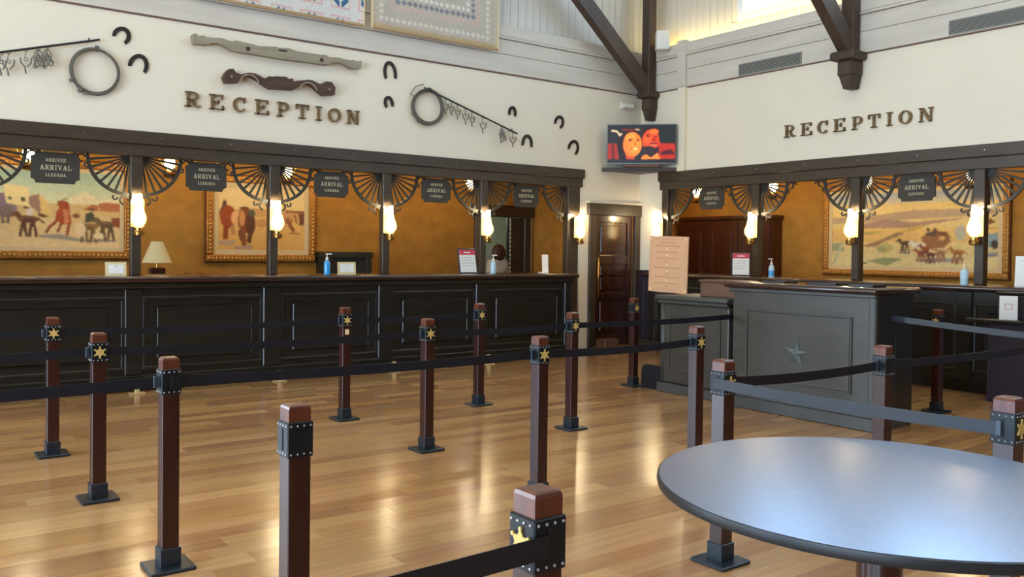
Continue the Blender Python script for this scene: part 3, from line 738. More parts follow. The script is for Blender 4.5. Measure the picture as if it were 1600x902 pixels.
# ================================================================== QUEUE POSTS AND BELTS
PM = {}
def pm_(key, f, m, smooth=False):
    def mk(parent, name=None):
        if key not in PM: o = obj(name or key, f(), m, parent, smooth=smooth); PM[key] = o.data
        else: o = obj(name or key, PM[key], None, parent)
        return o
    return mk
def star_bm():
    bm = B(); pts = []
    for k in range(12):
        a = PI/2+k*PI/6; r = .031 if k % 2 == 0 else .0183; pts.append((r*math.cos(a), r*math.sin(a)))
    prism(bm, pts, -.004, 0)
    for k in range(6):
        a = PI/2+k*PI/3; c = .031
        prism(bm, [(c*math.cos(a)+.005*math.cos(b), c*math.sin(a)+.005*math.sin(b)) for b in np.linspace(0, 2*PI, 9)[:-1]], -.005, 0)
    return bm
def rivets_bm():
    bm = B(); h = .0445
    for zz in (.812, .902):
        for f in range(4):
            for k in range(4):
                u = -.033+.022*k; p = {0: (u, -h), 1: (h, u), 2: (u, h), 3: (-h, u)}[f]
                bmesh.ops.create_uvsphere(bm, u_segments=6, v_segments=4, radius=.0036, matrix=Matrix.Translation((p[0], p[1], zz)))
    return bm
def head_bm():
    bm = B(); rows = []
    for r, z in ((.037, .905), (.037, .955), (.034, .963), (.029, .967)): rows.append([bm.verts.new((sx*r, sy*r, z)) for sx, sy in ((-1, -1), (1, -1), (1, 1), (-1, 1))])
    for a, b in zip(rows, rows[1:]):
        for k in range(4): bm.faces.new((a[k], a[(k+1) % 4], b[(k+1) % 4], b[k]))
    bm.faces.new(rows[0][::-1]); bm.faces.new(rows[-1])
    return bm
P_shaft = pm_('shaft', lambda: box(B(), -.038, .038, -.038, .038, .02, .905, .003), 'mahogany')
P_head = pm_('post_head', head_bm, 'head_wood')
P_collar = pm_('collar', lambda: box(B(), -.0435, .0435, -.0435, .0435, .8, .914, .003), 'iron')
P_riv = pm_('rivets', rivets_bm, 'rivet_steel')
P_star = pm_('star_badge', star_bm, 'star_gold')
P_slot = pm_('belt_slot', lambda: box(B(), -.006, .006, -.002, 0, -.035, .035), 'black_void')
P_sleeve = pm_('base_sleeve', lambda: box(B(), -.046, .046, -.046, .046, .016, .1, .003), 'iron_base')
P_plate = pm_('base_plate', lambda: box(B(), -.1, .1, -.1, .1, 0, .018, .004), 'iron_base')
FACE = {'S': ((0, -.0438), 0), 'W': ((-.0438, 0), -PI/2), 'N': ((0, .0438), PI), 'E': ((.0438, 0), PI/2)}
def stanchion(label, x, y, star='S', slot=None, lean=0, zs=0):
    t = thing('queue_post', label, 'queue post', (x, y, 0), 0, 'wooden queue posts'); t.rotation_euler = (0, lean, 0)
    P_shaft(t); P_head(t); c = P_collar(t); r = P_riv(c); r['kind'] = 'stuff'; P_plate(t); P_sleeve(t)
    for which, mk in ((star, P_star), (slot, P_slot)):
        if which:
            o = mk(c); (dx, dy), a = FACE[which]; o.location = (dx, dy, .857); o.rotation_euler = (0, 0, a)
posts = [
 ('dark wooden queue post by the long counter, far row, at the picture edge', 1.024, 6.75, 'S', 'W'),
 ('dark wooden queue post with gold star, second of the column at the picture edge', 1.06, 5.43, 'S', 'W'),
 ('dark wooden queue post without star, third of the column at the picture edge', 1.095, 4.09, None, 'S'),
 ('wooden queue post standing alone with no belts and no star badge', 1.105, 2.655, None, 'W'),
 ('wooden queue post with gold star, nearest and cut by the bottom edge', 1.14, 1.434, 'W', 'S'),
 ('queue post with gold star and a small white mark, far row, below the framed card', 3.28, 6.82, 'S', None),
 ('queue post with gold star in the open floor, second row, belts on both sides', 3.28, 5.45, 'S', 'W'),
 ('queue post with gold star standing behind the nearest post', 3.195, 4.02, 'S', 'W'),
 ('queue post with gold star whose pale blue belt passes behind the round table', 3.25, 2.69, 'S', 'W'),
 ('queue post partly cut by the picture edge behind the round table', 3.295, 1.43, 'S', 'W'),
 ('queue post with gold star, far row, under the red and white notice', 4.65, 6.78, 'S', None),
 ('queue post with gold star in front of the panelled door opening', 4.67, 5.45, 'S', 'W'),
 ('queue post with gold star, before the low grey desk', 4.58, 4.03, 'S', 'W'),
 ('queue post without star in front of the tall desk end', 4.545, 2.64, None, 'W'),
 ('queue post with gold star right beside the black rounded board', 6.75, 6.84, 'S', 'W'),
 ('queue post with gold star on its lit side by the short counter', 8.08, 4.15, 'W', None),
 ('queue post out of the picture at the end of the far row', -1.15, 6.75, 'S', None),
 ('queue post out of the picture at the end of the second row', -1.15, 5.43, 'S', None),
 ('queue post out of the picture at the end of the third row', -1.15, 4.09, 'S', None),
 ('queue post out of the picture at the end of the nearest belt', -1.1, 1.39, 'S', None),
 ('queue post out of the picture beyond the round table', 6.75, 2.6, 'S', None),
 ('queue post out of the picture beside the short counter', 6.9, 1.5, 'S', None)]
for p in posts: stanchion(*p)
o = tag(obj('paper_mark', box(B(), -.018, .018, -.002, 0, -.02, .025, .0006), 'poster_dot', None, (3.28, 6.82-.0395, .755)), 'small pale torn sticker on the far row queue post', 'sticker')
def belt(label, p0, p1, sag=.015, z=.857, h=.048, clip=True, z1=None, twist=0):
    z1 = z if z1 is None else z1
    d = Vector((p1[0]-p0[0], p1[1]-p0[1], 0)); L = d.length; d.normalize(); n = Vector((-d.y, d.x, 0))*.0015
    t = thing('queue_belt', label, 'belt', (p0[0], p0[1], z), 0, 'black queue belts')
    bm = B(); N = 24; rows = []
    for k in range(N+1):
        s = k/N; c = d*(L*s)+Vector((0, 0, (z1-z)*s-sag*4*s*(1-s)))
        rows.append([bm.verts.new(c+n*q+Vector((0, 0, w))) for q, w in ((1, h/2), (-1, h/2), (-1, -h/2), (1, -h/2))])
    for a, b in zip(rows, rows[1:]):
        for k in range(4): bm.faces.new((a[k], a[(k+1) % 4], b[(k+1) % 4], b[k]))
    bm.faces.new(rows[0]); bm.faces.new(rows[-1][::-1])
    obj('webbing', bm, 'belt', t, smooth='auto')
    if clip:
        o = obj('end_clip', box(B(), -.022, .0, -.005, .005, -.028, .028, .003), 'belt_clip', t); o.location = d*(L) + Vector((0, 0, z1-z)); o.rotation_euler = (0, 0, math.atan2(d.y, d.x))
g = .046
belt('black belt of the far row entering at the picture edge', (-1.1, 6.75), (1.024-g, 6.75))
belt('black belt of the second row entering at the picture edge', (-1.1, 5.43), (1.06-g, 5.43))
belt('black belt of the third row entering at the picture edge', (-1.1, 4.09), (1.095-g, 4.09))
belt('dark belt running along the long counter, far row, long stretch', (1.024+g, 6.75), (3.28-g, 6.82))
belt('black belt of the second row crossing the open floor', (1.06+g, 5.43), (3.28-g, 5.45))
belt('long black belt of the third row in front of the long counter', (1.095+g, 4.09), (3.195-g, 4.02))
belt('short greyish belt of the far row under the red and white notice', (3.28+g, 6.82), (4.65-g, 6.78))
belt('dark belt of the second row ending before the panelled door', (3.28+g, 5.45), (4.67-g, 5.45))
belt('dark grey belt from the post at the door to the grey desks', (4.67+g, 5.45), (6.74, 5.44), z1=.862)
belt('dark grey belt crossing in front of the black rounded board', (3.195+g, 4.02), (4.58-g, 4.03))
belt('dark belt passing under the metal star of the tall desk', (3.25+g, 2.69), (4.545-g, 2.64))
belt('dark belt leaving towards the short counter at the picture edge', (4.545+g, 2.64), (6.7, 2.6))
belt('pale blue lit belt just behind the round table', (3.25-g-.004, 2.70), (3.295-g-.004, 1.43), sag=.012)
belt('black belt of the nearest post cut by the bottom edge', (1.13, 1.434-g-.004), (-1.05, 1.384), sag=.01, clip=False)
belt('grey belt fixed to the end of the tall desk', (6.9, 3.94), (6.9, 1.56), sag=.02, z=.943, z1=.86)

# ================================================================== WALL DECOR ABOVE THE LONG COUNTER
def shoe(label, x, z, w, h, tilt, close):
    bm = B(); pts = []
    N = 16; a0, a1 = math.radians(-close), math.radians(180+close)
    rows = []
    for k in range(N+1):
        a = a0+(a1-a0)*k/N
        cx, cz = math.cos(a)*w/2, math.sin(a)*h/2; wid = .021 if .1 < k/N < .9 else .018
        n = Vector((math.cos(a), math.sin(a))).normalized()
        rows.append([bm.verts.new((cx+n.x*s*wid, yv, cz+n.y*s*wid)) for s, yv in ((1, 0), (1, -.014), (-1, -.014), (-1, 0))])
    for a, b in zip(rows, rows[1:]):
        for k in range(4): bm.faces.new((a[k], a[(k+1) % 4], b[(k+1) % 4], b[k]))
    bm.faces.new(rows[0]); bm.faces.new(rows[-1][::-1])
    o = obj('horseshoe', bm, 'horseshoe_iron', None, (x, YA-.004, z)); o.rotation_euler = (0, -math.radians(tilt), 0)
    tag(o, label, 'horseshoe', 'iron horseshoes on the wall')
for a in (('rusty horseshoe above the wire coil at the picture edge', 2.146, 3.69, .14, .17, -28, 30),
          ('rusty horseshoe beside the wire coil at the picture edge', 2.315, 3.40, .165, .22, -18, 20),
          ('large dark horseshoe to the side of the wooden yokes', 5.355, 3.72, .15, .27, 8, 28),
          ('small dark horseshoe above the second wire coil', 5.34, 3.335, .1, .15, 14, 34),
          ('small dark horseshoe above the slanting rod', 7.305, 3.42, .105, .15, -4, 30),
          ('large dark horseshoe just past the low end of the slanting rod', 7.575, 2.99, .16, .26, -4, 8),
          ('dark horseshoe highest of those near the corner camera', 8.165, 3.37, .14, .17, -28, 42),
          ('dark horseshoe just above the end of the dark beam', 8.445, 3.01, .17, .22, -26, 30)): shoe(*a)
def coil(label, x, z, rx, rz, col):
    t = thing('wire_coil', label, 'coil', (x, YA-.02, z), 0, 'wire coils on the wall')
    rnd = random.Random(int(x*100))
    for k in range(6):
        ox, oz, dr = rnd.uniform(-.012, .012), rnd.uniform(-.012, .012), rnd.uniform(-.02, .012); ph = rnd.random()*6
        obj('strand', tube(B(), [(ox+(rx+dr)*math.cos(a), -.012*(k % 3)-.008+.006*math.sin(2*a+ph), oz+(rz+dr)*math.sin(a)) for a in np.linspace(0, 2*PI, 41)[:-1]], .0095, 6, True), 'rope', t, smooth=True)
    for a0 in (1.5, 3.6, 4.1):
        o = obj('tie', lathe(B(), [(.03, -.018), (.034, 0), (.03, .018)], seg=10), 'rope', t)
        o.location = (rx*math.cos(a0), -.018, rz*math.sin(a0)); o.rotation_euler = (0, -a0, 0)
    obj('tail', tube(B(), [(-rx*.9, -.02, rz*.5), (-rx*1.15, -.02, rz*.62), (-rx*.8, -.025, rz*1.1), (-rx*.3, -.02, rz*1.28)] if col else [(-rx*.7, -.02, -rz*.75), (-rx*.45, -.03, -rz*1.0), (rx*.2, -.02, -rz*.98)], .006, 6), 'rope', t, smooth=True)
coil('grey wire coil hanging below the rod at the picture edge', 1.885, 3.275, .238, .245, 0)
coil('grey wire coil hanging at the top of the slanting rod', 5.905, 3.345, .235, .228, 1)
def rod(label, a, b):
    t = thing('iron_rod', label, 'rod', (a[0], YA-.06, a[1]))
    d = (b[0]-a[0], b[1]-a[1])
    obj('bar', tube(B(), [(0, 0, 0), (d[0], 0, d[1])], .012, 8), 'rod_iron', t, smooth=True)
    for s in (.06, .93): obj('wall_hook', tube(B(), [(d[0]*s, .06, d[1]*s), (d[0]*s, -.012, d[1]*s), (d[0]*s, -.018, d[1]*s+.03)], .008, 6), 'rod_iron', t)
rod('thin iron rod hung with bits at the picture edge', (.45, 3.18), (1.925, 3.61))
rod('thin slanting iron rod beside the second wire coil', (5.83, 3.59), (7.36, 3.125))
def bit(label, x, z, h, kind, grp):
    t = thing('horse_bit', label, 'horse bit', (x, YA-.06, z), 0, grp)
    obj('hanger', tube(B(), [(.016*math.cos(a), .016*math.sin(a), .016*math.sin(a)) for a in np.linspace(0, 2*PI, 13)[:-1]], .004, 6, True), 'bit_iron', t)
    w = .05 if kind != 2 else .075
    obj('strap', tube(B(), [(0, 0, -.012), (-.01, -.005, -h*.35)], .0045, 6), 'bit_iron', t)
    if kind in (0, 1):
        s = 1 if kind else .75
        obj('cheek', tube(B(), [(-w*s, -.01, -h*.35), (-w*.9*s, -.012, -h*.55), (-.01, -.01, -h*.72), (0, -.008, -h)], .008, 6), 'bit_iron', t, smooth=True)
        obj('cheek', tube(B(), [(w*s, -.01, -h*.3), (w*.9*s, -.014, -h*.52), (.01, -.01, -h*.72)], .008, 6), 'bit_iron', t, smooth=True)
    else:
        for q in range(4):
            a = q*1.3; obj('loop', tube(B(), [(.035*math.cos(b+a)+.02*math.sin(a), -.01-.01*q+.012*math.sin(b), -h*.35-.045*q*.6+.055*math.sin(b)) for b in np.linspace(0, 2*PI, 13)[:-1]], .0065, 6, True), 'bit_iron', t, smooth=True)
        obj('cheek', tube(B(), [(-.05, -.01, -h*.4), (-.03, -.02, -h*.75), (-.02, -.01, -h)], .008, 6), 'bit_iron', t)
    obj('ring', tube(B(), [(.016*math.cos(a), -.012, -h*.35+.016*math.sin(a)-.01) for a in np.linspace(0, 2*PI, 11)[:-1]], .0045, 6, True), 'bit_iron', t)
o2 = ('first', 'second', 'third', 'fourth', 'fifth', 'sixth', 'seventh', 'last')
for i, (x, h, k) in enumerate(((6.16, .2, 0), (6.255, .18, 0), (6.35, .2, 0), (6.48, .21, 1), (6.585, .2, 0), (6.765, .22, 1), (7.09, .23, 2), (7.28, .21, 1))):
    zz = 3.59-(x-5.83)*.465/1.53-.012
    bit('iron horse bit on the slanting rod, %s from the wire coil' % o2[i], x, zz, h, k, 'horse bits on the slanting rod')
for i, (x, h, k) in enumerate(((1.44, .22, 2), (1.36, .2, 2), (1.25, .23, 1), (1.1, .23, 1), (1.04, .22, 0))):
    bit('iron horse bit on the edge rod, %s counting away from the coil' % o2[i], x, 3.18+(x-.45)*.43/1.475-.012, h, k, 'horse bits on the edge rod')
Y1 = [(2.86, 3.81), (2.9, 3.825), (2.92, 3.8), (2.99, 3.815), (3.01, 3.8), (3.17, 3.815), (3.3, 3.795), (3.33, 3.815), (3.54, 3.8), (3.6, 3.79), (3.82, 3.815), (3.85, 3.805), (3.96, 3.82), (4.08, 3.8), (4.35, 3.8), (4.44, 3.81), (4.47, 3.79), (4.61, 3.8), (4.78, 3.785), (4.79, 3.8), (4.85, 3.79), (4.91, 3.805), (4.91, 3.71), (4.78, 3.695), (4.69, 3.73), (4.61, 3.745), (4.53, 3.735), (4.46, 3.695), (3.93, 3.685), (3.31, 3.695), (3.26, 3.715), (3.2, 3.74), (3.12, 3.755), (3.05, 3.74), (3.02, 3.72), (2.88, 3.71), (2.865, 3.74)]
Y2 = [(3.2, 3.38), (3.22, 3.43), (3.26, 3.48), (3.31, 3.49), (3.34, 3.45), (3.4, 3.44), (3.49, 3.47), (3.57, 3.47), (3.66, 3.43), (3.73, 3.43), (3.73, 3.46), (3.77, 3.46), (3.81, 3.47), (3.94, 3.48), (3.96, 3.46), (4.02, 3.47), (4.02, 3.44), (4.12, 3.46), (4.21, 3.48), (4.26, 3.48), (4.35, 3.45), (4.41, 3.46), (4.44, 3.49), (4.51, 3.49), (4.56, 3.43), (4.55, 3.34), (4.42, 3.32), (4.37, 3.34), (4.29, 3.4), (4.21, 3.44), (4.12, 3.41), (4.03, 3.34), (3.75, 3.32), (3.66, 3.36), (3.6, 3.4), (3.5, 3.44), (3.43, 3.42), (3.36, 3.34), (3.23, 3.32)]
t = thing('ox_yoke', 'long weathered grey wooden ox yoke at the top of the wall', 'yoke', (3.88, YA, 3.75), 0, 'wooden yokes above the wall letters')
bm = prism(B(), [(x-3.88, z-3.75) for x, z in Y1], -.09, -.004); obj('beam', bm, 'grey_wood', t)
obj('peg_hole', box(B(), -.035, .065, -.092, -.088, .02, .04), 'black_void', t)
for x in (-.4, .5): o = obj('bolt_plug', lathe(B(), [(.026, 0), (.026, .006)], seg=12), 'brown_wood', t); o.location = (x, -.089, -.01); o.rotation_euler = (PI/2, 0, 0)
t = thing('ox_yoke', 'short brown wooden ox yoke with two arched bows', 'yoke', (3.88, YA, 3.4), 0, 'wooden yokes above the wall letters')
bm = prism(B(), [(x-3.88, z-3.4) for x, z in Y2], -.1, -.004); obj('beam', bm, 'brown_wood', t)
for cx in (-.385, .33):
    obj('arch_rim', arcband(B(), cx, -.065, .118, .104, .25, PI-.12, -.104, -.1), 'grey_wood', t)
for x in (-.59, .6): o = obj('bolt_plug', lathe(B(), [(.014, 0), (.012, .006)], seg=12), 'grey_wood', t); o.location = (x, -.1, -.0); o.rotation_euler = (PI/2, 0, 0)

# ---- quilts
def quilt(label, x0, x1, z0, z1, arr):
    t = thing('hanging_quilt', label, 'quilt', ((x0+x1)/2, YA-.1, z0), 0, 'quilts hung on the boarded wall')
    w = (x1-x0)/2; f = lambda X, Z: .008*np.sin(X*9+Z*3)+.006*np.sin(X*17)
    grid_print('patchwork', 'fabric', t, 0, 0, arr, -w, w, .03, z1-z0, 0, f)
    obj('hem', box(B(), -w-.005, w+.005, -.012, .014, 0, .034, .006), 'hem_tan', t)
    obj('backing', box(B(), -w, w, .016, .026, .0, z1-z0), 'white_paper', t)
    for s in (-1, 1): obj('side_binding', box(B(), s*w-.012, s*w+.012, -.012, .016, 0, z1-z0, .005), 'canvas_mat', t)
    obj('hanging_bar', tube(B(), [(-w-.03, .03, z1-z0), (w+.03, .03, z1-z0)], .018, 8), 'frame_wood', t)
def q1():
    w, h = 170, 130; X, Z = np.meshgrid(np.linspace(0, 2.07, w), np.linspace(1.5, 0, h)); out = np.ones((h, w, 3))*np.array(C(214, 212, 204))
    u = (X-.12) % .375; v = (Z-.15) % .375
    bx = (u < .275) & (v < .275); inn = (u > .018) & (u < .257) & (v > .018) & (v < .257)
    out[bx] = C(214, 176, 170); out[inn] = C(216, 212, 198)
    uu = np.abs(u-.137); vv = v-.137
    bird = inn & (np.abs(uu-.06) < .045) & (np.abs(vv+.05-(uu-.06)*.9) < .04)
    out[bird] = C(64, 104, 138)
    out[inn & (np.abs(uu-.06) < .04) & (np.abs(vv-.06+(uu-.06)*.9) < .035)] = C(88, 124, 152)
    out[inn & (uu+np.abs(vv) < .03)] = C(226, 186, 178)
    return out
def q2():
    w, h = 260, 220; X, Z = np.meshgrid(np.linspace(0, 1.93, w), np.linspace(1.6, 0, h)); out = np.ones((h, w, 3))*np.array(C(190, 180, 164))
    p = .082; a = (X/p) % 1-.5; b = (Z/p) % 1-.5; dia = np.abs(a)+np.abs(b) < .46
    ix = np.floor(X/p); iz = np.floor(Z/p); n = 1.93/p
    lev = np.minimum(np.minimum(ix, n-1-ix), iz).astype(int)
    cols = [(188, 172, 146), (216, 208, 190), (186, 178, 164), (206, 178, 164), (132, 132, 136), (222, 216, 204), (186, 176, 160), (222, 216, 204), (150, 148, 150), (204, 182, 170), (222, 216, 204), (180, 172, 158)]
    for k, c in enumerate(cols): out[dia & (lev % 12 == k)] = C(*c)
    out[Z < .05] = C(186, 164, 124)
    return out
quilt('cream quilt with blue birds in pink bordered squares', 2.86, 4.93, 4.225, 5.72, q1())
quilt('beige patchwork quilt of small diamonds hung beside the bird quilt', 5.045, 6.975, 4.23, 5.83, q2())

# ---- vents, speaker, sensor
def vent(label, y0, y1, z0, z1):
    w = y0-y1; t = thing('air_vent', label, 'vent', (XB-.03, y0, z0), RB, 'air vents over the short counter')
    h = z1-z0
    obj('backing', box(B(), 0, w, -.004, 0, 0, h), 'vent_dark', t)
    for q in ((0, w, 0, .014), (0, w, h-.014, h), (0, .012, .014, h-.014), (w-.012, w, .014, h-.014)): obj('vent_frame', box(B(), q[0], q[1], -.014, 0, q[2], q[3], .002), 'vent', t)
    for k in range(8):
        zz = .022+k*(h-.04)/7.6; o = obj('louvre', box(B(), .012, w-.012, -.012, -.003, zz, zz+.007), 'vent', t)
vent('grey louvred air vent over the wall word beside the roof truss', 7.955, 6.93, 3.965, 4.13)
vent('grey louvred air vent at the upper picture edge', 5.0, 3.9, 3.97, 4.135)
t = thing('loudspeaker', 'white box loudspeaker beside the corner roof truss post', 'loudspeaker', (9.72, 9.33, 4.55), math.radians(-40))
obj('cabinet', box(B(), -.1, .1, -.1, .08, 0, .29, .012, 2), 'white_plastic', t); obj('grille', box(B(), -.085, .085, -.106, -.1, .02, .27, .003), 'white_plastic', t)
o = obj('badge', lathe(B(), [(.008, 0), (.006, .004)], seg=10), 'vent', t); o.location = (0, -.106, .16); o.rotation_euler = (PI/2, 0, 0)
obj('arm', box(B(), -.02, .02, .08, .2, .08, .12, .004), 'truss_wood', t)
t = thing('security_camera', 'small white camera on the wall above the television', 'camera', (9.47, YA, 3.755))
obj('mount', box(B(), -.07, -.01, -.03, 0, -.05, .06, .006), 'white_plastic', t)
obj('camera_body', tube(B(), [(-.03, -.05, .0), (.13, -.09, -.005)], .034, 12), 'white_plastic', t, smooth='auto')
obj('lens', tube(B(), [(.13, -.09, -.005), (.145, -.094, -.006)], .022, 12), 'black_plastic', t)

# ---- television on its corner shelf
t = thing('corner_shelf', 'dark triangular corner shelf carrying the television', 'shelf', (9.86, 9.9, 2.71))
bm = B(); v = [(-.82, 0), (0, 0), (0, -.84)]
lo = [bm.verts.new((x, y, 0)) for x, y in v]; hi = [bm.verts.new((x, y, .045)) for x, y in v]
bm.faces.new(lo[::-1]); bm.faces.new(hi)
for k in range(3): bm.faces.new((lo[k], lo[(k+1) % 3], hi[(k+1) % 3], hi[k]))
obj('shelf_board', bm, 'frame_wood', t)
o = obj('front_edge', box(B(), -.59, .59, -.012, .012, -.008, .052, .004), 'frame_wood', t); o.location = (-.41, -.42, 0); o.rotation_euler = (0, 0, -PI/4)
TVC = Vector((9.395, 9.415, 2.835))
t = thing('television', 'flat television showing two smiling orange lit faces', 'television', (TVC.x, TVC.y, 2.758), -PI/4)
obj('shell', box(B(), -.515, .515, -.02, .04, .05, .645, .008), 'black_plastic', t)
for q in ((-.52, .52, .635, .65), (-.52, .52, .045, .065), (-.52, -.508, .065, .635), (.508, .52, .065, .635)): obj('bezel', box(B(), q[0], q[1], -.026, .02, q[2], q[3], .003), 'tv_shell', t)
obj('stand', box(B(), -.27, .27, -.05, .1, 0, .04, .006), 'brown_block', t); obj('stand_neck', box(B(), -.06, .06, .0, .05, .03, .2), 'black_plastic', t)
K = (26, 22, 22)
sh = [('poly', (150, 34, 22), [(125, 430), (260, 440), (300, 680), (125, 680)]), ('poly', (92, 20, 18), [(180, 440), (215, 440), (240, 680), (190, 680)]),
      ('poly', (170, 40, 24), [(900, 430), (1140, 440), (1140, 680), (900, 680)]), ('poly', (70, 18, 30), [(920, 560), (1080, 520), (1140, 600), (930, 610)]),
      ('ell', (34, 18, 16), 470, 420, 190, 200), ('poly', (30, 16, 14), [(290, 400), (380, 400), (400, 690), (300, 690)]),
      ('line', (220, 190, 150), 12, [(190, 240), (260, 250), (310, 310), (330, 290)]), ('line', (210, 170, 130), 9, [(550, 225), (600, 230)]), ('line', (120, 30, 24), 12, [(350, 232), (540, 232)]),
      ('poly', (190, 64, 30), [(390, 560), (520, 640), (560, 690), (420, 690)]),
      ('ell', (236, 116, 42), 500, 450, 140, 185), ('ell', (246, 140, 54), 470, 340, 80, 60), ('ell', (242, 132, 44), 545, 480, 85, 120),
      ('line', (80, 30, 20), 9, [(440, 375), (495, 368)]), ('line', (90, 34, 20), 8, [(565, 372), (600, 380)]), ('ell', (50, 18, 14), 465, 392, 26, 10), ('ell', (50, 18, 14), 580, 395, 22, 9),
      ('poly', (180, 70, 26), [(540, 390), (565, 460), (525, 462)]), ('line', (120, 34, 22), 10, [(480, 510), (545, 530), (600, 500)]), ('poly', (244, 196, 120), [(495, 508), (595, 500), (560, 538), (520, 532)]),
      ('ell', (40, 16, 14), 780, 260, 135, 70), ('ell', (214, 66, 30), 775, 390, 125, 160), ('ell', (236, 104, 44), 820, 260, 70, 40), ('ell', (226, 84, 36), 720, 370, 60, 60), ('ell', (200, 56, 28), 850, 420, 60, 80),
      ('poly', (44, 30, 36), [(650, 480), (760, 470), (900, 520), (860, 610), (760, 640), (680, 590)]), ('line', (96, 26, 18), 9, [(700, 310), (760, 296)]), ('ell', (60, 16, 12), 735, 330, 30, 12), ('ell', (70, 18, 14), 850, 330, 26, 11),
      ('poly', (120, 30, 20), [(810, 320), (850, 400), (800, 405)]), ('poly', (60, 26, 26), [(770, 425), (880, 430), (890, 450), (760, 450)]), ('line', (240, 120, 80), 8, [(780, 462), (860, 462)]),
      ('poly', (240, 128, 48), [(640, 640), (700, 600), (780, 650), (880, 580), (920, 660), (900, 690), (640, 690)]), ('poly', (30, 28, 30), [(120, 672), (1150, 668), (1150, 740), (120, 740)]), ('poly', (30, 34, 34), [(910, 160), (1150, 150), (1150, 440), (920, 430)])]
grid_print('screen', 'screen', t, 0, 0, painter(180, 104, (130, 1145, 160, 725), sh, (30, 31, 31), .06, 3, 4), -.505, .505, .068, .634, -.0225)

# ================================================================== PAINTINGS IN GILT FRAMES
def painting(label, x0, x1, z0, z1, loc, rz, fw, mt, arr):
    t = thing('framed_painting', label, 'painting', loc, rz, 'gilt framed western paintings')
    grid_print('canvas', 'canvas', t, 0, 0, np.clip(arr*1.3, 0, .95), x0+fw+mt, x1-fw-mt, z0+fw+mt, z1-fw-mt, -.03)
    for q in ((x0+fw, x1-fw, z0+fw, z0+fw+mt), (x0+fw, x1-fw, z1-fw-mt, z1-fw), (x0+fw, x0+fw+mt, z0+fw+mt, z1-fw-mt), (x1-fw-mt, x1-fw, z0+fw+mt, z1-fw-mt)):
        obj('liner', box(B(), q[0], q[1], -.038, -.02, q[2], q[3]), 'canvas_mat', t)
    for i, q in enumerate(((x0, x1, z0, z0+fw), (x0, x1, z1-fw, z1), (x0, x0+fw, z0+fw, z1-fw), (x1-fw, x1, z0+fw, z1-fw))):
        m_ = obj('frame_moulding', box(B(), q[0], q[1], -.07, 0, q[2], q[3], .018, 2), 'gilt', t)
        bm = B(); L = (q[1]-q[0]) if i < 2 else (q[3]-q[2]); n = int(L/.055)
        for k in range(n):
            c = (k+.5)/n; p = (q[0]+L*c, -.07, (q[2]+q[3])/2) if i < 2 else ((q[0]+q[1])/2, -.07, q[2]+L*c)
            bmesh.ops.create_uvsphere(bm, u_segments=6, v_segments=4, radius=.019, matrix=Matrix.Translation(p))
        o = obj('carved_beads', bm, 'gilt_light', m_); o['kind'] = 'stuff'
        e = .014
        qq = {0: (q[0], q[1], q[2]-e, q[2]), 1: (q[0], q[1], q[3], q[3]+e), 2: (q[0]-e, q[0], z0-e, z1+e), 3: (q[1], q[1]+e, z0-e, z1+e)}[i]
        obj('outer_edge', box(B(), qq[0], qq[1], -.045, 0, qq[2], qq[3], .004), 'gilt_dark', m_)
def horse(x, y, s, c, c2, face=1, legs=True):
    s *= 1.22
    f = face; L = []
    if legs:
        for a, b in ((-.5, -.75), (-.3, -.1), (.35, .2), (.5, .75)): L.append(('line', c2, 9*s, [(x+a*60*s*f, y+20*s), (x+(a+b)/2*64*s*f, y+70*s), (x+b*62*s*f, y+120*s)]))
    L += [('ell', c, x, y, 62*s, 28*s), ('ell', c2, x, y+12*s, 46*s, 17*s), ('line', c, 17*s, [(x+44*s*f, y-4*s), (x+70*s*f, y-38*s)]), ('line', c, 10*s, [(x+70*s*f, y-42*s), (x+94*s*f, y-24*s)]), ('line', c2, 6*s, [(x+44*s*f, y-26*s), (x+64*s*f, y-52*s)]), ('line', c2, 6*s, [(x-58*s*f, y-8*s), (x-88*s*f, y+22*s)])]
    return L
S1 = [('grad', (150, 180, 160), 150, 420, (206, 206, 160)), ('poly', (216, 204, 160), [(480, 370), (600, 310), (690, 380), (850, 350), (850, 430), (480, 430)]),
      ('grad', (196, 170, 112), 420, 800, (222, 192, 136)),
      ('poly', (226, 204, 140), [(45, 270), (205, 295), (215, 400), (270, 465), (60, 430), (45, 360)]), ('poly', (128, 112, 120), [(0, 345), (50, 350), (60, 430), (130, 450), (130, 520), (0, 540)]),
      ('poly', (150, 116, 96), [(205, 370), (275, 345), (300, 420), (290, 520), (210, 440)]), ('poly', (214, 180, 110), [(275, 345), (350, 430), (350, 530), (290, 520)]), ('poly', (96, 62, 44), [(270, 500), (345, 530), (300, 545), (270, 530)]),
      ('poly', (70, 62, 56), [(70, 375), (95, 380), (95, 405), (75, 400)]), ('poly', (80, 66, 56), [(155, 375), (185, 380), (185, 415), (158, 410)]),
      ('poly', (176, 108, 66), [(690, 410), (740, 395), (850, 405), (850, 475), (700, 475)]), ('poly', (168, 100, 62), [(580, 465), (640, 420), (690, 430), (690, 475)]), ('poly', (200, 170, 110), [(690, 475), (850, 475), (850, 520), (700, 520)]),
      ('poly', (150, 140, 118), [(250, 690), (420, 680), (560, 720), (800, 720), (820, 740), (600, 745), (300, 712)]),
      ('ell', (120, 104, 96), 60, 500, 55, 50), ('line', (110, 96, 84), 12, [(30, 520), (40, 590)]), ('line', (110, 96, 84), 12, [(75, 520), (70, 590)])]
S1 += horse(205, 560, .95, (112, 76, 52), (92, 58, 42), -1) + [('ell', (206, 196, 180), 215, 500, 22, 34), ('ell', (96, 66, 46), 190, 462, 18, 12)]
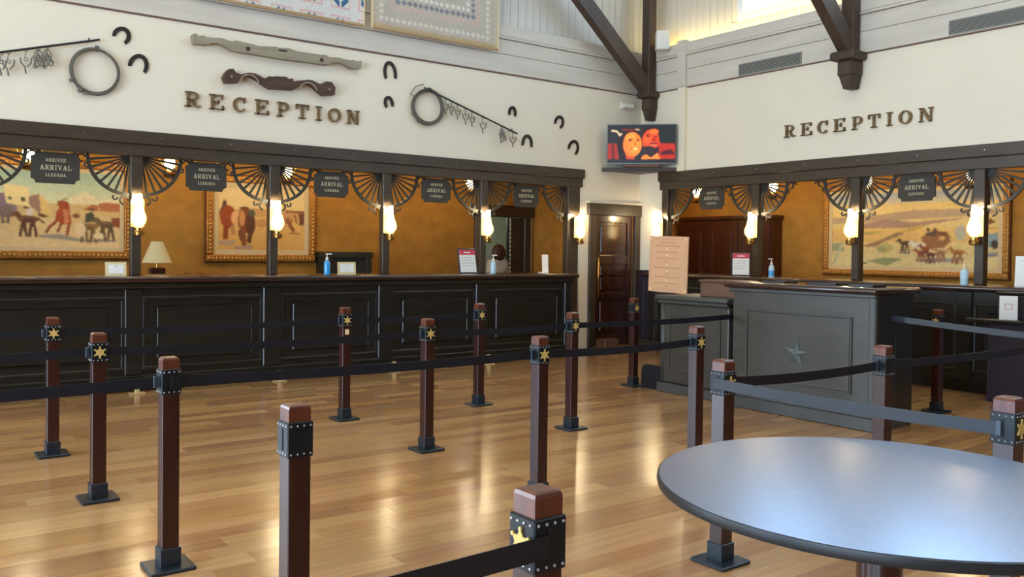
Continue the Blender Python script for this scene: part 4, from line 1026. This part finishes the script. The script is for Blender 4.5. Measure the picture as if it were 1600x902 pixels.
S1 += [('line', (140, 66, 36), 12, [(400, 560), (350, 620), (325, 665)]), ('line', (150, 70, 40), 11, [(480, 580), (470, 680)]), ('line', (128, 70, 44), 10, [(425, 590), (405, 660)]), ('poly', (158, 74, 38), [(390, 500), (430, 420), (480, 430), (500, 590), (440, 600), (385, 560)]), ('poly', (196, 124, 80), [(440, 470), (475, 470), (480, 585), (450, 590)]), ('ell', (148, 70, 40), 440, 425, 42, 30), ('line', (150, 110, 70), 5, [(400, 405), (470, 375)])]
S1 += horse(620, 610, .9, (140, 106, 58), (116, 92, 52), 1) + [('poly', (70, 72, 58), [(600, 500), (650, 480), (670, 560), (590, 580)]), ('ell', (110, 80, 56), 640, 462, 22, 14)]
S1 += horse(750, 590, .9, (112, 92, 60), (96, 76, 50), -1) + [('poly', (138, 76, 44), [(780, 530), (850, 525), (850, 610), (800, 610)]), ('ell', (222, 196, 150), 560, 640, 40, 60), ('ell', (224, 200, 152), 690, 690, 40, 26), ('ell', (128, 78, 48), 530, 520, 26, 20)]
painting('gilt framed painting of riders galloping through a dusty western street', 1.13, 2.8, 1.295, 2.55, (0, OY, 0), RA, .1, .05, painter(170, 124, (18, 845, 150, 790), S1, (210, 190, 140), .08, 5))
S2 = [('grad', (222, 200, 146), 190, 400, (226, 196, 132)), ('poly', (196, 150, 96), [(150, 420), (420, 380), (560, 400), (825, 390), (825, 470), (150, 470)]), ('grad', (214, 172, 100), 460, 780, (206, 160, 84)),
      ('poly', (96, 66, 44), [(160, 440), (190, 310), (215, 330), (210, 460), (170, 520)]), ('poly', (180, 150, 120), [(150, 690), (290, 680), (250, 740), (150, 720)]), ('poly', (172, 140, 112), [(270, 740), (400, 720), (420, 770), (280, 765)]),
      ('ell', (150, 72, 34), 225, 470, 62, 105), ('ell', (216, 166, 110), 285, 480, 40, 70), ('line', (140, 66, 32), 20, [(210, 560), (205, 660)]), ('line', (180, 128, 80), 14, [(260, 560), (262, 620)]),
      ('ell', (128, 72, 36), 355, 500, 58, 120), ('ell', (90, 54, 34), 395, 530, 38, 110), ('ell', (196, 140, 84), 330, 480, 22, 70), ('line', (70, 40, 26), 8, [(320, 385), (350, 378), (375, 385)]), ('line', (128, 76, 42), 20, [(340, 600), (345, 715)]), ('line', (96, 58, 34), 18, [(395, 620), (385, 690)]), ('line', (120, 72, 40), 16, [(315, 600), (325, 670)]),
      ('poly', (86, 88, 68), [(370, 395), (420, 400), (435, 450), (390, 470)]), ('ell', (190, 140, 84), 480, 520, 50, 40), ('ell', (176, 120, 74), 690, 490, 46, 34), ('line', (140, 86, 54), 16, [(690, 490), (735, 580)]), ('line', (122, 78, 48), 9, [(680, 400), (820, 405)]), ('poly', (104, 66, 44), [(780, 420), (825, 415), (825, 530), (785, 530)]), ('line', (130, 84, 52), 8, [(745, 440), (765, 510)]), ('ell', (170, 120, 72), 745, 610, 50, 10)]
painting('gilt framed painting of brown longhorn cattle charging', 3.77, 5.39, 1.265, 2.49, (0, OY, 0), RA, .1, .07, painter(150, 124, (150, 825, 200, 770), S2, (216, 180, 112), .08, 6))
S3 = [('grad', (150, 164, 176), 150, 240, (196, 186, 150)), ('grad', (214, 186, 116), 240, 340, (226, 196, 120)), ('poly', (176, 150, 116), [(115, 350), (500, 330), (760, 300), (1340, 300), (1340, 350), (115, 400)]), ('poly', (164, 132, 108), [(300, 420), (560, 370), (760, 400), (960, 380), (1120, 375), (700, 450), (320, 445)]),
      ('grad', (216, 180, 104), 445, 560, (206, 168, 100)), ('poly', (176, 152, 84), [(320, 470), (540, 470), (440, 500), (320, 500)]), ('poly', (190, 156, 80), [(640, 480), (800, 425), (860, 430), (760, 470)]), ('poly', (148, 116, 84), [(320, 610), (470, 560), (640, 480), (700, 490), (540, 560), (420, 640), (330, 650)]),
      ('grad', (206, 184, 124), 600, 780, (206, 196, 140)), ('poly', (176, 164, 100), [(480, 610), (560, 560), (620, 610), (560, 660)]), ('poly', (144, 146, 96), [(480, 610), (530, 590), (560, 640), (500, 650)]), ('poly', (140, 146, 100), [(400, 720), (560, 690), (680, 700), (560, 760)]), ('poly', (222, 206, 156), [(300, 690), (360, 690), (430, 760), (300, 770)]), ('poly', (150, 152, 110), [(115, 580), (200, 560), (220, 640), (115, 640)]), ('line', (176, 176, 140), 9, [(205, 570), (130, 750)]), ('poly', (120, 126, 84), [(370, 725), (420, 740), (380, 760)]),
      ('poly', (150, 144, 140), [(760, 715), (900, 690), (1120, 690), (1060, 720), (880, 725)]), ('poly', (160, 150, 140), [(640, 650), (740, 640), (730, 665)]), ('poly', (214, 196, 136), [(1140, 690), (1340, 680), (1340, 770), (1100, 760)]),
      ('poly', (140, 96, 60), [(815, 520), (870, 490), (930, 470), (1020, 500), (1025, 560), (980, 610), (880, 610), (830, 560)]), ('poly', (206, 166, 100), [(945, 515), (985, 515), (985, 545), (945, 545)]), ('poly', (112, 70, 46), [(930, 480), (1000, 480), (1020, 510), (940, 505)]), ('ell', (84, 56, 42), 868, 462, 12, 16), ('ell', (84, 56, 42), 915, 464, 12, 16), ('poly', (96, 74, 62), [(845, 490), (900, 470), (935, 480), (920, 520), (860, 510)]),
      ('ell', (170, 166, 140), 1090, 490, 38, 60), ('poly', (130, 150, 150), [(1225, 500), (1340, 495), (1340, 600), (1235, 600)]), ('ell', (66, 52, 44), 1315, 580, 26, 34), ('line', (120, 72, 40), 9, [(1250, 408), (1310, 408)]), ('ell', (124, 76, 42), 1285, 402, 18, 24), ('ell', (190, 140, 80), 1290, 455, 40, 8), ('poly', (132, 130, 128), [(1240, 650), (1340, 640), (1340, 668), (1250, 680)])]
S3 += horse(700, 570, .55, (96, 66, 50), (76, 54, 44), -1) + horse(800, 590, .6, (214, 206, 184), (200, 190, 166), -1, False) + horse(850, 610, .5, (150, 84, 52), (128, 70, 46), -1)
S3 += horse(820, 645, .5, (150, 84, 60), (120, 66, 50), -1) + horse(890, 660, .5, (112, 64, 52), (92, 54, 44), -1) + horse(960, 640, .5, (176, 130, 96), (140, 96, 70), -1) + horse(1075, 640, .6, (170, 112, 56), (140, 88, 46), -1)
painting('gilt framed painting of a stagecoach drawn by horses across a valley', -8.17, -5.36, 1.16, 2.55, (OX, 0, 0), RB, .085, .06, painter(250, 124, (115, 1340, 150, 765), S3, (210, 186, 120), .08, 7))

# ================================================================== THINGS ON AND BEHIND THE COUNTERS
def pump_bottle(label, loc, body, rz=0, s=1.0):
    t = thing('sanitizer_bottle', label, 'bottle', loc, rz, 'sanitizer bottles on the counters')
    obj('bottle', lathe(B(), [(.034*s, 0), (.037*s, .006), (.037*s, .13*s), (.03*s, .155*s), (.014*s, .168*s), (.014*s, .178*s)]), body, t, smooth='auto')
    c = obj('cap', lathe(B(), [(.017*s, .172*s), (.017*s, .2*s), (.008*s, .204*s)]), 'white_plastic', t, smooth='auto')
    obj('pump_stem', lathe(B(), [(.006*s, .2*s), (.006*s, .24*s)], seg=8), 'white_plastic', c)
    obj('pump_nozzle', box(B(), -.016*s, .062*s, -.009*s, .009*s, .236*s, .252*s, .004), 'white_plastic', c)
    obj('liquid_label', lathe(B(), [(.0376*s, .02*s), (.0376*s, .09*s)], seg=20), 'gel_blue' if body == 'bottle_clear' else body, t, smooth='auto')
pump_bottle('bright blue sanitizer bottle with white pump on the long counter', (4.33, 9.5, 1.16), 'gel_blue')
pump_bottle('pale blue sanitizer bottle with white pump in front of the clerk', (6.73, 9.5, 1.16), 'gel_pale')
pump_bottle('blue and clear sanitizer bottle with white pump on the short counter', (9.5, 7.1, 1.16), 'bottle_clear', PI)
t = thing('sanitizer_bottle', 'clear pale bottle with cream cap before the coach painting', 'bottle', (9.6, 4.655, 1.16), 0, 'sanitizer bottles on the counters')
obj('bottle', lathe(B(), [(.04, 0), (.043, .006), (.043, .14), (.03, .165), (.014, .175)]), 'gel_pale', t, smooth='auto'); obj('cap', lathe(B(), [(.018, .172), (.018, .225), (.01, .24)]), 'canvas_mat', t, smooth='auto')
def card(label, loc, rz, w, h, tilt, frame, kind):
    t = thing('counter_notice', label, 'notice', loc, rz, 'notices standing on the counters')
    f = obj('frame', box(B(), -w/2, w/2, 0, .014, 0, h, .003), frame, t); f.rotation_euler = (-tilt, 0, 0)
    b = .02 if kind != 'frame' else .028
    obj('sheet', box(B(), -w/2+b, w/2-b, -.002, 0, b, h-b), 'white_paper', f)
    if kind == 'red':
        obj('header_band', box(B(), -w/2+b, w/2-b, -.003, -.002, h-b-.07, h-b), 'red_print', f)
        obj('header_text', box(B(), -.05, .05, -.0035, -.003, h-b-.045, h-b-.03), 'white_paper', f)
        for k in range(4): obj('text_line', box(B(), -w/2+b+.015, w/2-b-.02-.03*(k % 2), -.003, -.002, h-b-.11-k*.035, h-b-.105-k*.035), 'grey_print', f)
        obj('stand', prism(B(), [(-.03, 0), (.03, 0), (.02, h*.3), (-.02, h*.3)], .095, .105), 'black_plastic', t)
    elif kind == 'frame':
        obj('mark', box(B(), -.012, .012, -.003, -.002, h*.66, h*.72), 'grey_print', f)
        for k in range(2): obj('text_line', box(B(), -w/4, w/4, -.003, -.002, h*.5-k*.025, h*.515-k*.025), 'poster_dot', f)
        obj('stand', box(B(), -w/2+.01, w/2-.01, .012, .06, 0, .012, .003), frame, t)
    elif kind == 'pink':
        for q in ((-.035, .035, .105, .112), (-.035, .035, .155, .162), (-.035, -.028, .112, .155), (.028, .035, .112, .155)): obj('pink_square', box(B(), q[0], q[1], -.003, -.002, q[2], q[3]), 'pink_print', f)
        obj('stand', box(B(), -w/2, w/2, .01, .08, 0, .01, .002), frame, t)
    else:
        obj('text_line', box(B(), -w/4, w/4, -.003, -.002, h*.85, h*.87), 'grey_print', f); obj('stand', box(B(), -w/2, w/2, .01, .08, 0, .01, .002), frame, t)
card('small pale framed card at the foot of the post beside the table lamp', (2.02, 9.5, 1.16), RA, .2, .145, .1, 'canvas_mat', 'frame')
card('small white framed card beside the bright blue bottle', (4.59, 9.5, 1.16), RA, .235, .15, .1, 'canvas_mat', 'frame')
card('red headed notice in a dark frame on the long counter', (6.34, 9.5, 1.16), RA, .29, .34, .2, 'black_plastic', 'red')
card('red headed notice in a dark frame on the short counter', (9.58, 7.66, 1.16), math.radians(-50), .26, .34, .25, 'black_plastic', 'red')
card('plain white notice standing at the picture edge on the short counter', (9.6, 4.0, 1.16), RB, .28, .32, .05, 'white_paper', 'plain')
card('white card with a pink square on the low dark shelf', (9.12, 3.98, .84), math.radians(-60), .16, .24, .05, 'white_paper', 'pink')
card('thin white notice seen edge on at the end of the long counter', (7.72, 9.6, 1.16), math.radians(75), .2, .26, .05, 'white_paper', 'plain')
# small objects on the office desk
dk = thing('office_desk', 'dark wooden work desk behind the long counter under the table lamp', 'desk', (3.2, 11.3, 0))
obj('desk_top', box(B(), -1.3, 1.0, -.35, .35, .99, 1.04, .008), 'counter_wood', dk)
for sx in (-1.25, .9):
    for sy in (-.3, .27): obj('leg', box(B(), sx, sx+.06, sy, sy+.06, 0, .99), 'counter_wood', dk)
t = thing('table_lamp', 'table lamp with cream cone shade behind the long counter', 'lamp', (2.875, 11.3, 1.04))
obj('base', box(B(), -.09, .09, -.06, .06, 0, .165, .012), 'wardrobe_wood', t); obj('stem', lathe(B(), [(.012, .165), (.012, .36)], seg=10), 'brass', t)
bm = B(); seg = 28; prof = [(.176, .225), (.068, .49)]
rows = [[bm.verts.new((r*math.cos(2*PI*k/seg), r*math.sin(2*PI*k/seg), z)) for k in range(seg)] for r, z in prof+[(.062, .488), (.17, .225)]]
for a, b in zip(rows, rows[1:]+rows[:1]):
    for k in range(seg): bm.faces.new((a[k], a[(k+1) % seg], b[(k+1) % seg], b[k]))
obj('lamp_shade', bm, 'lamp_shade', t, smooth='auto')
t = thing('desk_organizer', 'small dark and white desk item near the table lamp', 'desk item', (3.26, 11.1, 1.04))
obj('base', box(B(), -.09, .09, -.03, .03, 0, .06, .006), 'white_plastic', t); obj('arm', box(B(), -.11, -.06, -.03, .03, .03, .1, .006), 'black_plastic', t); obj('arm', box(B(), .06, .11, -.03, .03, .03, .1, .006), 'black_plastic', t)
t = thing('office_cabinet', 'dark green cabinet against the amber wall behind the blue bottle', 'cabinet', (5.8, OY, 0))
obj('body', box(B(), -.37, .37, -.35, -.0, 0, 1.4), 'green_cabinet', t); obj('door', box(B(), -.28, .28, -.365, -.35, .1, 1.3, .006), 'black_plastic', t)
for q in ((-.37, -.28, .02, 1.4), (.28, .37, .02, 1.4)): obj('stile', box(B(), q[0], q[1], -.38, -.35, q[2], q[3], .006), 'green_cabinet', t)
obj('top_rail', box(B(), -.39, .39, -.39, 0, 1.33, 1.42, .008), 'green_cabinet', t)
t = thing('wardrobe', 'tall dark red wooden wardrobe with panelled doors in the short office', 'wardrobe', (12.0, 10.0, 0), RB)
obj('body', box(B(), -1.0, 1.02, .0, .28, 0, 2.05), 'wardrobe_wood', t); obj('cornice', box(B(), -1.02, 1.06, -.05, .29, 2.05, 2.12, .02, 2), 'wardrobe_wood', t)
for a, b in ((-.99, -.35), (-.33, .33), (.35, .99)):
    d = obj('door', box(B(), a, b, -.022, 0, .1, 2.03, .004), 'wardrobe_wood', t)
    obj('door_panel', box(B(), a+.12, b-.12, -.034, -.022, .25, 1.9, .01), 'wardrobe_wood', d); obj('handle', box(B(), b-.06, b-.045, -.04, -.022, .95, 1.15), 'brass', d)

# ================================================================== CLERK (seen from behind)
def skinned(name, m, parent, verts, edges, radii, lv=2, root=0):
    me = bpy.data.meshes.new(name); me.from_pydata(verts, edges, []); me.materials.append(MATS[m])
    o = bpy.data.objects.new(name, me); COL.objects.link(o); o.parent = parent
    sk = o.modifiers.new('skin', 'SKIN'); sk.use_smooth_shade = True
    for i, v in enumerate(me.skin_vertices[0].data):
        v.radius = radii[i] if isinstance(radii[i], tuple) else (radii[i], radii[i]); v.use_root = (i == root)
    sd = o.modifiers.new('sub', 'SUBSURF'); sd.levels = lv; sd.render_levels = lv
    return o
P = thing('person', 'person with brown hair and pale top, back turned, behind the long counter', 'person', (8.02, 11.2, 0), math.radians(8))
V = [(0, 0, .84), (0, .01, 1.0), (0, 0, 1.16), (0, -.005, 1.26), (0, -.005, 1.34), (0, .015, 1.43), (0, .02, 1.49)]
Ed = [(0, 1), (1, 2), (2, 3), (3, 4), (4, 5), (5, 6)]; Rd = [(.15, .11), (.125, .095), (.14, .1), (.12, .085), (.05, .05), (.07, .085), (.062, .078)]
for s in (-1, 1):
    n = len(V); V += [(s*.14, 0, 1.275), (s*.195, .0, 1.02), (s*.17, .14, .9), (s*.15, .2, .88)]; Ed += [(3, n), (n, n+1), (n+1, n+2), (n+2, n+3)]; Rd += [.055, .042, .03, (.034, .016)]
    for q, dx in enumerate((-.026, -.009, .009, .026)):
        m = len(V); V += [(s*.15+dx, .25, .878), (s*.15+dx*1.1, .29-abs(dx)*.3, .866)]; Ed += [(n+3, m), (m, m+1)]; Rd += [.0095, .008]
    m = len(V); V += [(s*.15-s*.035, .215, .875), (s*.15-s*.05, .245, .868)]; Ed += [(n+3, m), (m, m+1)]; Rd += [.011, .009]
    n = len(V); V += [(s*.085, 0, .78), (s*.09, .015, .46), (s*.09, -.01, .08), (s*.095, .1, .035)]; Ed += [(0, n), (n, n+1), (n+1, n+2), (n+2, n+3)]; Rd += [.085, .055, .04, (.04, .03)]
body = skinned('body', 'skin', P, V, Ed, Rd)
V2 = [(0, 0, .86), (0, .01, 1.0), (0, 0, 1.16), (0, -.005, 1.275), (0, -.005, 1.325)]
E2 = [(0, 1), (1, 2), (2, 3), (3, 4)]; R2 = [(.165, .125), (.14, .11), (.155, .115), (.135, .1), (.065, .065)]
for s in (-1, 1):
    n = len(V2); V2 += [(s*.145, 0, 1.28), (s*.198, .0, 1.02), (s*.178, .12, .92)]; E2 += [(3, n), (n, n+1), (n+1, n+2)]; R2 += [.067, .054, .042]
skinned('blouse', 'blouse', P, V2, E2, R2)
V3 = [(0, 0, .86)]; E3 = []; R3 = [(.16, .12)]
for s in (-1, 1):
    n = len(V3); V3 += [(s*.087, 0, .77), (s*.09, .015, .46), (s*.09, -.01, .1)]; E3 += [(0, n), (n, n+1), (n+1, n+2)]; R3 += [.097, .068, .056]
skinned('trousers', 'trousers', P, V3, E3, R3)
bm = B(); bmesh.ops.create_uvsphere(bm, u_segments=24, v_segments=18, radius=1)
for v in bm.verts:
    x, y, z = v.co; w = 1.0 if z > 0 else 1+.22*(-z)
    wave = 1+.05*math.sin(9*math.atan2(y, x)+3*z)
    v.co = (x*.125*w*wave-.01, (y*.1*w-.022)*1.0 if y < 0 else y*.06-.022, 1.445+(z*.125 if z > 0 else z*.15))
obj('hair', bm, 'hair', P, smooth=True)
bm = B(); bmesh.ops.create_uvsphere(bm, u_segments=10, v_segments=6, radius=.016, matrix=Matrix.Translation((0, .082, 1.43))@Matrix.Diagonal((.8, 1.2, 1.5, 1))); obj('nose', bm, 'skin', P, smooth=True)
for s in (-1, 1):
    bm = B(); bmesh.ops.create_uvsphere(bm, u_segments=10, v_segments=6, radius=.012, matrix=Matrix.Translation((s*.026, .066, 1.45))); obj('eye', bm, 'white_paper', P, smooth=True)
    bm = B(); bmesh.ops.create_uvsphere(bm, u_segments=10, v_segments=6, radius=.024, matrix=Matrix.Translation((s*.062, .01, 1.44))@Matrix.Diagonal((.35, .7, 1.2, 1))); obj('ear', bm, 'skin', P, smooth=True)
    obj('shoe', box(B(), s*.095-.045, s*.095+.045, -.07, .18, 0, .09, .03, 3), 'black_plastic', P, smooth=True)
obj('mouth', box(B(), -.024, .024, .068, .076, 1.388, 1.396, .003), 'red_print', P)
